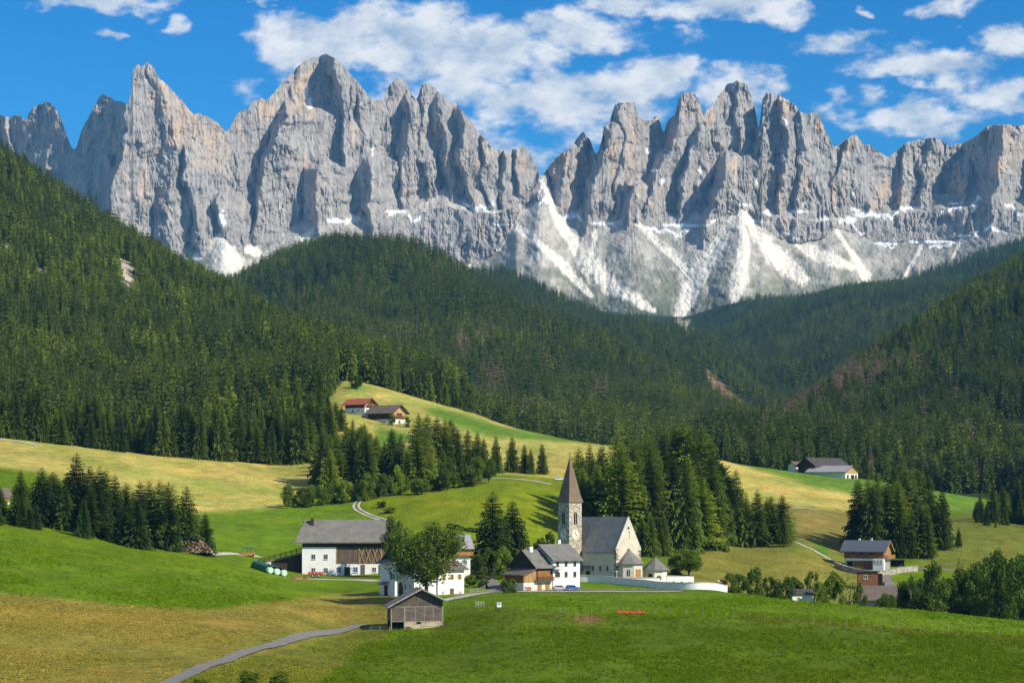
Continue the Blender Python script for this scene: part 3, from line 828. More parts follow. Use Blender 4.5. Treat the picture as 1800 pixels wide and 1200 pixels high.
def trunk_mesh(h, r0, n=6, lean=0.0, seed=1, r1=.15):
    rr = random.Random(seed)
    V, T = [], []
    K = 5
    off = (0, 0)
    for k in range(K):
        f = k / (K - 1)
        rad = r0 * (1 - (1 - r1) * f)
        ox = lean * f + rr.uniform(-.15, .15) * r0 * (0 < k < K - 1)
        for i in range(n):
            a = 6.283 * i / n
            V.append((ox + rad * math.cos(a), rad * math.sin(a), h * f - (.02 if k == 0 else 0) * h))
    for k in range(K - 1):
        for i in range(n):
            a, b = k * n + i, k * n + (i + 1) % n
            T.append((a, b, b + n)); T.append((a, b + n, a + n))
    return np.array(V), np.array(T)

def joined(parts):
    V, T, MI = [], [], []
    o = 0
    for v, t, mi in parts:
        V.append(v); T.append(t + o); MI += [mi] * len(t); o += len(v)
    return np.concatenate(V), np.concatenate(T), np.array(MI, np.int32)

SPR = dict(R=.165, clear=.03, droop=.55, rise=.02, power=.72, hang=.075, wid=.42)
LAR = dict(R=.20, clear=.09, droop=.22, rise=.06, power=.62, hang=.05, wid=.42, ragged=.35)
PIN = dict(R=.17, clear=.50, droop=.15, rise=.25, power=.40, hang=.03, wid=.55, ragged=.45)
DEA = dict(R=.125, clear=.06, droop=.5, rise=.0, power=.75, hang=.05, wid=.40, ragged=.5)

# -- the forests: one mass per hill, tree shapes set out on points
def gn_forest():
    ng = bpy.data.node_groups.new("forest_scatter", 'GeometryNodeTree')
    ng.interface.new_socket("Geometry", in_out='INPUT', socket_type='NodeSocketGeometry')
    ng.interface.new_socket("Geometry", in_out='OUTPUT', socket_type='NodeSocketGeometry')
    N, L = ng.nodes, ng.links
    gi = N.new('NodeGroupInput'); go = N.new('NodeGroupOutput')
    def attr(name, typ):
        n = N.new('GeometryNodeInputNamedAttribute'); n.data_type = typ
        n.inputs['Name'].default_value = name
        return n.outputs['Attribute']
    def eq(a, v):
        n = N.new('FunctionNodeCompare'); n.data_type = 'INT'; n.operation = 'EQUAL'
        L.new(a, n.inputs[2]); n.inputs[3].default_value = v
        return n.outputs[0]
    proto = attr("proto", 'INT'); var = attr("variant", 'INT')
    def sep(sel):
        n = N.new('GeometryNodeSeparateGeometry'); n.domain = 'POINT'
        L.new(gi.outputs[0], n.inputs[0]); L.new(sel, n.inputs[1])
        return n.outputs[0]
    pts = sep(eq(proto, -1))
    join = N.new('GeometryNodeJoinGeometry')
    rot = N.new('ShaderNodeCombineXYZ'); L.new(attr("spin", 'FLOAT'), rot.inputs[2])
    scl = attr("size", 'FLOAT_VECTOR')
    for k in range(6):
        ip = N.new('GeometryNodeInstanceOnPoints')
        L.new(pts, ip.inputs['Points'])
        L.new(eq(var, k), ip.inputs['Selection'])
        L.new(sep(eq(proto, k)), ip.inputs['Instance'])
        L.new(rot.outputs[0], ip.inputs['Rotation'])
        L.new(scl, ip.inputs['Scale'])
        L.new(ip.outputs[0], join.inputs[0])
    L.new(join.outputs[0], go.inputs[0])
    return ng
FOREST_GN = gn_forest()

def low_trees(near):
    """six shapes: three spruces, two larches, one dead spruce"""
    w, p, t = (17, 7, 3) if near else (11, 6, 2)
    out = []
    for k in range(3):
        v, f = conifer(100 + k, w, p, t, **{**SPR, 'R': (.14, .16, .18)[k], 'wid': .58, 'hang': .10})
        tv, tf = trunk_mesh(.9, .011, 5)
        out.append(joined([(v, f, 0), (tv, tf, 1)]))
    for k in range(2):
        v, f = conifer(200 + k, w, p, t, **{**LAR, 'wid': .6, 'hang': .09, 'R': .18})
        tv, tf = trunk_mesh(.9, .011, 5)
        out.append(joined([(v, f, 0), (tv, tf, 1)]))
    v, f = conifer(300, w, p, t, **DEA)
    tv, tf = trunk_mesh(.97, .012, 5)
    out.append(joined([(v, f, 0), (tv, tf, 1)]))
    return out

def forest(name, label, pos, size, tint, variant, near):
    protos = low_trees(near)
    Vs, Ts, Ms, pr = [], [], [], []
    o = 0
    for k, (v, t, mi) in enumerate(protos):
        Vs.append(v); Ts.append(t + o); Ms.append(mi); pr += [k] * len(v); o += len(v)
    n = len(pos)
    V = np.concatenate(Vs + [pos]); T = np.concatenate(Ts)
    me = mesh_np(name, V, T, M['needles'])
    me.materials.append(M['bark'])
    me.polygons.foreach_set("material_index", np.concatenate(Ms))
    nz = o
    def add(nm, typ, arr, key='value'):
        a = me.attributes.new(nm, typ, 'POINT')
        a.data.foreach_set(key, np.ascontiguousarray(arr).ravel())
    rng = np.random.default_rng(len(pos))
    add("proto", 'INT', np.concatenate([np.array(pr, np.int32), np.full(n, -1, np.int32)]))
    add("variant", 'INT', np.concatenate([np.full(nz, -5, np.int32), variant.astype(np.int32)]))
    add("spin", 'FLOAT', np.concatenate([np.zeros(nz), rng.random(n) * 6.283]).astype(np.float32))
    wdt = rng.uniform(.85, 1.2, n)
    sv = np.stack([size * wdt, size * wdt, size], -1)
    add("size", 'FLOAT_VECTOR', np.concatenate([np.ones((nz, 3)), sv]).astype(np.float32), 'vector')
    add("tint", 'FLOAT', np.concatenate([np.zeros(nz), tint]).astype(np.float32))
    ob = link(bpy.data.objects.new(name, me))
    md = ob.modifiers.new("scatter", 'NODES'); md.node_group = FOREST_GN
    tag(ob, label, "forest", kind='stuff')
    return ob

def scatter(hill, a, b, d0, d1, sp0, sp1, seed, keep, hgt=(18, 28)):
    """jittered rows of trees over a hill; spacing grows from sp0 (near) to sp1 (far)"""
    rng = np.random.default_rng(seed)
    X, Y = [], []
    y = d0
    while y < d1:
        sp = sp0 + (sp1 - sp0) * (y - d0) / (d1 - d0)
        n = int((b - a) / F * y / sp)
        x = (a - 900) / F * y + (np.arange(n) + rng.uniform(-.48, .48, n)) * sp
        X.append(x); Y.append(y + rng.uniform(-.5, .5, n) * sp)
        y += sp
    X = np.concatenate(X); Y = np.concatenate(Y)
    Z = hill.z(X, Y)
    P = 900 + F * X / Y; PY = HY - (Z - ZC) * F / Y
    ok = keep(X, Y, Z, P, PY)
    X, Y, Z, P, PY = (q[ok] for q in (X, Y, Z, P, PY))
    n = len(X)
    size = rng.uniform(hgt[0], hgt[1], n) * (.72 + .56 * fbm(X / 60, Y / 60, 3, seed)) * np.where(rng.random(n) < .15, .7, 1)
    lar = fbm(X / 110, Y / 150, 3, seed + 4) + rng.uniform(-.16, .16, n)
    variant = rng.integers(0, 3, n)
    isl = lar > .57
    variant[isl] = rng.integers(3, 5, isl.sum())
    tint = np.clip(.12 + .55 * (fbm(X / 70, Y / 90, 3, seed + 6) - .35) + rng.uniform(-.12, .22, n), 0, 1)
    tint[isl] = np.clip(rng.uniform(.4, 1.0, isl.sum()), 0, 1)
    return X, Y, Z, P, PY, size, tint, variant, rng

def off_clearings(key, P, PY):
    r = np.ones(P.shape, bool)
    for poly, _ in CLEAR.get(key, []):
        r &= ~inpoly(P, PY, poly)
    return r

def above_ground(X, Y, Z):
    return (Y > 1790) | (Z > ground.z(X, np.minimum(Y, 1790)) - .6)

def build_forests():
    # left hill
    X, Y, Z, P, PY, size, tint, var, rng = scatter(HILLS['left'], -260, 830, 950, 2330, 6.6, 9.2, 1,
        lambda X, Y, Z, P, PY: above_ground(X, Y, Z) & off_clearings('left', P, PY - 12) & ~((P > 588) & (Y < 1270)))
    k = Y > 0
    forest("hillside_forest", "dense green conifer forest covering the steep hill on the left", np.stack([X, Y, Z], -1)[k], size[k], tint[k], var[k], True)
    # middle hill, with a scatter of beetle-killed trees
    X, Y, Z, P, PY, size, tint, var, rng = scatter(HILLS['middle'], 270, 1530, 1330, 3500, 8.0, 11.5, 2,
        lambda X, Y, Z, P, PY: above_ground(X, Y, Z) & off_clearings('middle', P, PY))
    dead = np.zeros(len(X), bool)
    for (cx, cy, rx, ry, pr) in [(815,605,14,22,.7),(845,592,8,14,.6),(865,680,26,26,.45),(1055,700,14,16,.4),(900,720,50,14,.2),(700,600,50,30,.12),(1250,690,20,14,.3)]:
        dead |= (np.hypot((P - cx) / rx, (PY - 15 - cy) / ry) < 1) & (rng.random(len(X)) < pr)
    dead |= rng.random(len(X)) < .012
    var[dead] = 5; tint[dead] = 2.0
    forest("wooded_hill", "dark spruce forest on the rounded hill below the rock towers", np.stack([X, Y, Z], -1), size, tint * .8 + (tint > 1.5) * .5, var, False)
    X, Y, Z, P, PY, size, tint, var, rng = scatter(HILLS['ridge'], 620, 1540, 2600, 4450, 11, 14, 3,
        lambda X, Y, Z, P, PY: off_clearings('ridge', P, PY) & (Z > HILLS['middle'].z(X, np.minimum(Y, 4500)) - 6))
    forest("ridge_forest", "bluish spruce forest on the second ridge behind the rounded hill", np.stack([X, Y, Z], -1), size, tint * .7, var, False)
    X, Y, Z, P, PY, size, tint, var, rng = scatter(HILLS['basin'], 930, 2040, 2500, 5650, 11.5, 15, 4,
        lambda X, Y, Z, P, PY: off_clearings('basin', P, PY) & ~((P < 1330) & (fbm(X / 60, Y / 60, 3, 8) < sstep(4700, 5600, Y) * .75)) )
    size *= np.where(P < 1300, .6 + .4 * sstep(5600, 4600, Y), 1)
    forest("basin_forest", "hazy blue-green forest filling the basin under the gravel fans", np.stack([X, Y, Z], -1), size, tint * .7, var, False)
    X, Y, Z, P, PY, size, tint, var, rng = scatter(HILLS['right'], 1195, 2250, 1235, 2600, 7.0, 10.0, 5,
        lambda X, Y, Z, P, PY: above_ground(X, Y, Z) & off_clearings('right', P, PY - 10))
    dead = np.zeros(len(X), bool)
    for (cx, cy, rx, ry, pr) in [(1470,672,70,26,.75),(1420,700,50,24,.6),(1545,648,24,24,.8),(1600,650,40,18,.5),(1655,668,18,12,.5),(1390,735,40,24,.4),(1330,765,30,18,.3),(1640,560,30,10,.5),(1720,785,30,14,.4)]:
        q = np.hypot((P - cx) / rx, (PY - 14 - cy) / ry)
        dead |= (q < 1) & (rng.random(len(X)) < pr * (1.25 - q))
    dead |= rng.random(len(X)) < .02
    var[dead] = 5; tint[dead] = 2.0
    forest("slope_forest", "dark forest with patches of dead brown trees on the slope at the right", np.stack([X, Y, Z], -1), size, tint * .75 + (tint > 1.5) * .5, var, True)
build_forests()

# -- long grass of the near meadows
def mat_tuft():
    m, nt, b = newmat("grass_tufts")
    a = nd(nt, 'ShaderNodeAttribute', attribute_name="tcol", attribute_type='INSTANCER')
    oi = nt.nodes.new('ShaderNodeObjectInfo')
    c = rgbmix(nt, 'MULTIPLY', 1.0, a.outputs['Color'], ramp(nt, oi.outputs['Random'], 0, (.72, .76, .8), 1, (1.35, 1.25, 1.1)))
    nt.links.new(c, b.inputs['Base Color'])
    b.inputs['Specular IOR Level'].default_value = .1
    tr = nt.nodes.new('ShaderNodeBsdfTranslucent'); nt.links.new(c, tr.inputs[0])
    mx = nt.nodes.new('ShaderNodeMixShader'); mx.inputs[0].default_value = .4
    nt.links.new(b.outputs[0], mx.inputs[1]); nt.links.new(tr.outputs[0], mx.inputs[2])
    nt.links.new(mx.outputs[0], nt.nodes['Material Output'].inputs['Surface'])
    return m
def build_grass():
    M['tuft'] = mat_tuft()
    r = random.Random(31); V, T, pr = [], [], []
    for k in range(6):
        for q in range(9):
            a = r.random() * 6.28; d = r.uniform(0, .55); x, y = d * math.cos(a), d * math.sin(a)
            b = r.random() * 6.28; w = r.uniform(.06, .13); h = r.uniform(.6, 1.1); ln = r.uniform(.15, .6); c = r.random() * 6.28
            i = len(V)
            V += [(x - w * math.cos(b), y - w * math.sin(b), -.1), (x + w * math.cos(b), y + w * math.sin(b), -.1), (x + ln * math.cos(c), y + ln * math.sin(c), h)]
            T.append((i, i + 1, i + 2)); pr += [k] * 3
    rng = np.random.default_rng(9)
    n = 130000
    D = np.exp(rng.uniform(math.log(255), math.log(700), n * 2))
    P = rng.uniform(-260, 2060, n * 2)
    X = (P - 900) / F * D
    fade = sstep(620, 440, D + 90 * (fbm(X / 20, D / 20, 3, 79) - .5))
    keep = rng.random(n * 2) < .75 * (D / 500) * (.15 + 1.3 * sstep(.35, .7, fbm(X / 14, D / 22, 3, 77))) * fade
    X, D = X[keep][:n], D[keep][:n]
    Z = ground.z(X, D)
    fc = field_colour(X, D)
    # nothing grows on lanes and yards or under houses
    PY = HY - (Z - ZC) * F / D; P = 900 + F * X / D
    lane = np.interp(P, [270, 330, 380, 440, 500, 560, 620, 652], [1212, 1186, 1166, 1144, 1128, 1114, 1103, 1098])
    ok = ~((np.abs(PY - lane) < 6.5) & (P < 660)) & ~((D > 522) & (P > 490) & (P < 1290))
    X, D, Z, fc = X[ok], D[ok], Z[ok], fc[ok]
    n = len(X)
    hgt = (.44 - .24 * fc[:, 3]) * rng.uniform(.5, 1.25, n) * (.6 + .8 * fbm(X / 18, D / 18, 3, 78))
    wid = rng.uniform(.7, 1.5, n) * (.55 + .25 * (D / 500))
    nz = len(V)
    me = mesh_np("meadow_grass", np.concatenate([np.array(V), np.stack([X, D, Z], -1)]), np.array(T), M['tuft'])
    def add(nm, typ, arr, key='value'):
        a = me.attributes.new(nm, typ, 'POINT'); a.data.foreach_set(key, np.ascontiguousarray(arr).ravel())
    add("proto", 'INT', np.concatenate([np.array(pr, np.int32), np.full(n, -1, np.int32)]))
    add("variant", 'INT', np.concatenate([np.full(nz, -5, np.int32), rng.integers(0, 6, n).astype(np.int32)]))
    add("spin", 'FLOAT', np.concatenate([np.zeros(nz), rng.random(n) * 6.283]).astype(np.float32))
    add("size", 'FLOAT_VECTOR', np.concatenate([np.ones((nz, 3)), np.stack([wid, wid, hgt], -1)]).astype(np.float32), 'vector')
    cc = np.concatenate([fc[:, :3] * rng.uniform(1.05, 1.75, (n, 1)), np.ones((n, 1))], 1)
    add("tcol", 'FLOAT_COLOR', np.concatenate([np.zeros((nz, 4)), cc]).astype(np.float32), 'color')
    ob = link(bpy.data.objects.new("meadow_grass", me))
    md = ob.modifiers.new("scatter", 'NODES'); md.node_group = FOREST_GN
    tag(ob, "long grass and mown stubble of the near meadows", "grass", kind='stuff')
build_grass()

# -- single trees
HI = {}
def hi_meshes():
    def mk(key, v, t, mat):
        HI[key] = mesh_np(key, v, t, M[mat])
    for k in range(4):
        v, t = conifer(10 + k, 58, 11, 5, **{**SPR, 'wid': .30, 'hang': .05, 'R': (.15, .175, .19, .165)[k], 'ragged': (.25, .3, .35, .4)[k]})
        mk(f"spruce_crown_{k}", v, t, 'needles')
    for k in range(3):
        v, t = conifer(40 + k, 44, 11, 5, **{**LAR, 'wid': .30, 'hang': .035, 'R': (.17, .20, .22)[k]})
        mk(f"larch_crown_{k}", v, t, 'needles')
    for k in range(2):
        v, t = conifer(60 + k, 24, 10, 5, **{**PIN, 'wid': .38})
        mk(f"pine_crown_{k}", v, t, 'needles')
    v, t = trunk_mesh(.93, .013, 7); mk("conifer_trunk", v, t, 'bark')
    v, t = trunk_mesh(.90, .012, 7, .02, 4); mk("pine_trunk", v, t, 'bark_pine')
hi_meshes()
TREE_RNG = random.Random(77)
def conifer_tree(x, y, z, h, kind, tint, label, group, cat=None, fat=1.0):
    e = empty(f"{kind}_tree", (x, y, z - .15), TREE_RNG.random() * 6.28)
    n = {'spruce': 4, 'larch': 3, 'pine': 2}[kind]
    w = h * TREE_RNG.uniform(.88, 1.12) * fat
    for part, key in (("crown", f"{kind}_crown_{TREE_RNG.randrange(n)}"), ("trunk", "pine_trunk" if kind == 'pine' else "conifer_trunk")):
        o = link(bpy.data.objects.new(part, HI[key]), e)
        o.scale = (w, w, h)
        if part == "crown": o["tint"] = float(tint)
    tag(e, label, cat or f"{kind} tree" if kind != 'larch' else "larch tree", group)
    return e

def broadleaf(seed, n, size, clumps, trunk_h=.25, squash=.8, dense=1.0):
    """unit-height crown (0..1) of many small leaf faces grouped in clumps, plus limbs"""
    r = np.random.default_rng(seed)
    cs = []
    for k in range(clumps):
        d = r.normal(size=3); d /= np.linalg.norm(d)
        rad = r.uniform(.25, 1.0) ** .5
        c = np.array([d[0] * .36 * rad, d[1] * .36 * rad, trunk_h + (1 - trunk_h) * (.5 + .42 * d[2] * rad)])
        cs.append((c, r.uniform(.10, .20) * (1.1 - .3 * rad)))
    V, T = [], []
    per = n // clumps
    for c, rad in cs:
        d = r.normal(size=(per, 3)); d /= np.linalg.norm(d, axis=1)[:, None]
        q = c + d * rad * (r.random((per, 1)) ** .45) * np.array([1.1, 1.1, squash])
        a = r.normal(size=(per, 3)); a /= np.linalg.norm(a, axis=1)[:, None]
        a[:, 2] *= .6
        b = np.cross(a, r.normal(size=(per, 3))); b /= np.linalg.norm(b, axis=1)[:, None]
        s = size * r.uniform(.6, 1.3, (per, 1))
        base = len(V) * 1
        quad = np.stack([q - a * s, q + b * s * .6, q + a * s, q - b * s * .6], 1).reshape(-1, 3)
        V.append(quad)
        i = np.arange(per) * 4 + sum(len(v) for v in V[:-1])
        T.append(np.stack([np.stack([i, i + 1, i + 2], -1), np.stack([i, i + 2, i + 3], -1)], 1).reshape(-1, 3))
    lv, lt = np.concatenate(V), np.concatenate(T)
    # trunk and limbs
    tv, tt = trunk_mesh(trunk_h + .3, .026, 7, .02, seed, .45)
    parts = [(tv, tt, 0)]
    for k in range(min(7, clumps)):
        c = cs[k][0]
        p0 = np.array([0, 0, trunk_h * .8 + .03 * k]); ax = c - p0; ln = np.linalg.norm(ax)
        sv, st = trunk_mesh(1, 1, 5, 0, seed + k, .3)
        zz = ax / ln; xx = np.cross(zz, [0.3, .9, .1]); xx /= np.linalg.norm(xx); yy = np.cross(zz, xx)
        sv = p0 + sv[:, :1] * xx * .012 + sv[:, 1:2] * yy * .012 + sv[:, 2:] * zz * ln
        parts.append((sv, st, 0))
    v2, t2, _ = joined(parts)
    return lv, lt, v2, t2
def leaf_meshes():
    for key, args in {"ash": (5, 15000, .017, 60, .20, .9), "bushy0": (6, 3600, .036, 24, -.22, .95), "bushy1": (7, 3600, .036, 26, -.15, .9), "bushy2": (8, 3400, .040, 20, -.25, 1.0),
                      "tree0": (9, 5200, .028, 30, .08, .9), "tree1": (10, 5200, .028, 28, .04, .9), "sparse": (11, 420, .022, 20, .2, 1.0)}.items():
        lv, lt, tv, tt = broadleaf(*args)
        HI[key + "_crown"] = mesh_np(key + "_crown", lv, lt, M['leaves'])
        HI[key + "_trunk"] = mesh_np(key + "_trunk", tv, tt, M['bark'])
leaf_meshes()
def leafy(name, key, x, y, z, h, w, tint, label, cat, group=None, rz=None):
    e = empty(name, (x, y, z - .1), TREE_RNG.random() * 6.28 if rz is None else rz)
    for part in ("crown", "trunk"):
        o = link(bpy.data.objects.new(part, HI[f"{key}_{part}"]), e)
        o.scale = (w, w, h)
        if part == "crown": o["tint"] = float(tint)
    tag(e, label, cat, group)
    return e

ORD = "first second third fourth fifth sixth seventh eighth ninth tenth eleventh twelfth thirteenth fourteenth fifteenth sixteenth seventeenth eighteenth nineteenth twentieth twenty-first twenty-second twenty-third twenty-fourth twenty-fifth".split()
DESC = {'spruce': "dark spruce", 'larch': "light larch", 'pine': "bare-stemmed pine"}
def grove(tops, skyline, label, group, tint=(.1, .35), fat=1.0):
    """trees given by (px of the tip, row of the tip, distance, kind)"""
    special = {}
    if skyline:          # the trees whose tips make the outline are told apart by their order
        n, place = skyline
        for k, i in enumerate(sorted(range(n), key=lambda i: tops[i][0])):
            special[i] = f"{ORD[k]} treetop from the left {place}, {DESC[tops[i][3]]}"
    for i, (px, top, D, kind) in enumerate(tops):
        p = gat(px, D)
        h = (gpy(px, D) - top) * D / F
        t = TREE_RNG.uniform(*tint) + (.5 if kind == 'larch' else 0)
        conifer_tree(p.x, p.y, p.z, max(h, 3), kind, t, special.get(i, label[kind]), group[kind], fat=fat)

S_, L_, P_ = 'spruce', 'larch', 'pine'
def fill(rng, n, pxr, Dr, top, kinds, wob=14):
    out = []
    for _ in range(n):
        px = rng.uniform(*pxr); D = rng.uniform(*Dr)
        base = gpy(px, D)
        ty = np.interp(px, [t[0] for t in top], [t[1] for t in top]) + rng.uniform(0, wob)
        out.append((px, min(ty, base - 25), D, rng.choice(kinds)))
    return out
def build_groves():
    r = random.Random(5)
    g = lambda a: {k: f"{a}" for k in (S_, L_, P_)}
    # left grove, in front of the mown meadow
    t = [(36,823,628,S_),(74,820,632,S_),(93,827,640,S_),(135,794,636,S_),(158,816,640,S_),(175,817,632,S_),(186,821,645,L_),(202,832,636,S_),(222,846,640,L_),(246,842,634,S_),(262,844,645,S_),(281,842,640,L_),(297,846,634,L_),(328,853,634,S_),(361,898,636,S_)]
    t += fill(r, 30, (-12, 345), (610, 655), [(0, 850), (60, 840), (140, 825), (200, 850), (300, 865), (345, 890)], [S_, S_, L_], 45)
    t += fill(r, 5, (-30, 40), (606, 640), [(-30, 858), (40, 866)], [S_], 20)
    grove(t, (15, 'in the grove behind the log pile'), {S_: "dark spruce in the grove behind the log pile, left meadow edge", L_: "lighter larch among the dark spruces behind the log pile"},
          {S_: "spruces of the left grove", L_: "larches of the left grove"}, (.0, .16), 1.5)
    # grove under the hill farm
    t = [(580,787,845,L_),(597,789,850,L_),(619,750,860,L_),(650,792,850,L_),(689,750,880,S_),(705,759,870,S_),(736,725,890,L_),(751,725,900,S_),(768,728,905,S_),(782,734,900,L_),(792,734,905,S_),(804,748,900,S_),(822,753,905,L_),(839,756,905,S_),(850,767,900,S_),(872,764,905,S_),(900,764,915,S_),(922,778,915,S_),(933,787,912,S_),(953,777,915,S_)]
    t += fill(r, 34, (565, 700), (845, 960), [(565, 745), (620, 730), (700, 770)], [L_, S_, L_], 40)
    t += fill(r, 26, (690, 870), (855, 920), [(690, 775), (740, 745), (870, 790)], [S_, L_, S_], 40)
    grove(t, (20, 'in the wood below the hill farm'), {S_: "spruce in the mixed wood below the hill farm", L_: "bright green larch in the mixed wood below the hill farm"},
          {S_: "spruces below the hill farm", L_: "larches below the hill farm"}, (.2, .5), 1.2)
    # edge of the left forest beside the pale hay slope
    t = [(561,639,1060,S_),(550,648,1065,S_),(511,731,990,S_),(524,727,990,S_),(544,745,985,S_),(575,690,1050,S_),(590,705,1050,L_),(600,712,1040,L_),(620,735,1010,L_),(640,742,1010,L_)]
    t += fill(r, 22, (500, 590), (985, 1090), [(500, 700), (560, 668), (590, 705)], [S_, L_], 50)
    grove(t, (10, 'at the forest corner by the hay slope'), {S_: "tall spruce where the left forest meets the pale hay slope", L_: "leafy green larch where the left forest meets the pale hay slope"},
          {S_: "spruces at the forest corner", L_: "larches at the forest corner"}, (.08, .32), 1.15)
    # wood behind the church
    t = [(1017,783,790,L_),(1036,778,800,S_),(1058,776,800,S_),(1085,757,800,L_),(1101,766,790,S_),(1120,770,800,L_),(1140,762,800,L_),(1165,752,800,S_),(1185,746,805,L_),(1201,734,805,L_),(1215,745,800,L_),(1233,741,800,L_),(1250,772,800,S_),(1037,837,735,S_),(1054,849,735,S_),(1067,827,745,S_),(1151,849,735,S_),(1211,799,750,L_),
         (1294,822,790,S_),(1311,861,760,S_),(1331,858,760,S_),(1348,873,765,S_),(1355,870,770,L_),(1375,868,765,L_)]
    t += fill(r, 44, (1012, 1265), (715, 870), [(1015, 800), (1090, 775), (1200, 765), (1270, 800)], [S_, L_, S_], 70)
    t += fill(r, 10, (1265, 1380), (752, 785), [(1265, 850), (1380, 885)], [S_, L_, S_], 40)
    t += fill(r, 9, (1110, 1180), (690, 712), [(1110, 890), (1180, 905)], [S_, L_], 25)
    grove(t, (24, 'in the wood behind the church'), {S_: "dark spruce in the wood rising behind the church", L_: "yellow-green larch in the wood rising behind the church"},
          {S_: "spruces behind the church", L_: "larches behind the church"}, (.2, .5), 1.15)
    t = [(1253,802,785,P_),(1269,816,780,P_),(1262,830,775,P_),(1282,838,778,P_)]
    grove(t, (4, 'among the pines by the church wood'), {P_: "bare-stemmed pine at the right edge of the wood behind the church"}, {P_: "pines behind the church"}, (.0, .2))
    # two spruces by the houses
    for px, top, D, lb in ((866, 862, 628, "taller of the two ragged spruces left of the church tower"), (901, 877, 634, "shorter spruce next to the tall one left of the church tower")):
        p = gat(px, D); conifer_tree(p.x, p.y, p.z, (gpy(px, D) - top) * D / F, S_, .12, lb, None, fat=1.75)
    # right grove above the chalet
    t = [(1508,839,775,S_),(1526,836,780,L_),(1543,830,785,L_),(1558,848,775,S_),(1571,815,790,S_),(1592,818,795,L_),(1617,824,800,L_),(1632,833,800,S_),(1656,855,800,S_)]
    t += fill(r, 24, (1505, 1660), (765, 815), [(1505, 850), (1570, 835), (1660, 870)], [S_, L_], 50)
    t += [(1685,925,800,S_),(1600,905,765,S_),(1578,900,765,S_)]
    grove(t, (9, 'in the clump above the chalet'), {S_: "spruce in the clump above the brown chalet", L_: "green larch in the clump above the brown chalet"},
          {S_: "spruces above the chalet", L_: "larches above the chalet"}, (.08, .3), 1.2)
    t = [(1723,867,880,S_),(1745,855,885,S_),(1763,851,890,L_),(1788,836,895,S_),(1810,840,890,S_),(1735,915,865,S_),(1750,922,862,L_)]
    t += fill(r, 15, (1716, 1850), (868, 930), [(1716, 875), (1850, 845)], [S_, S_, L_], 40)
    grove(t, (7, 'in the clump at the right edge'), {S_: "dark spruce in the clump at the far right edge", L_: "larch in the clump at the far right edge"},
          {S_: "spruces at the right edge", L_: "larches at the right edge"}, (.05, .22), 1.2)
    # first row of the left forest
    px = -14.0
    while px < 548:
        D = Dfront(px) + r.uniform(0, 16)
        x = (px - 900) / F * D
        z = max(gz(x, D), float(HILLS['left'].z(np.array([x]), np.array([D]))[0]))
        kind = L_ if r.random() < .42 else S_
        conifer_tree(x, D, z, r.uniform(15, 26) * (.8 if kind == L_ else 1), kind, r.uniform(.1, .5) + (.25 if kind == L_ else 0),
                     {S_: "spruce in the front row of the left forest above the mown meadow", L_: "light green larch in the front row of the left forest"}[kind],
                     {S_: "front row spruces of the left forest", L_: "front row larches of the left forest"}[kind], fat=1.2)
        px += r.uniform(5, 10)
def Dfront(px):
    return float(np.interp(px, [-20, 80, 250, 400, 548], [952, 956, 958, 962, 968]))
build_groves()
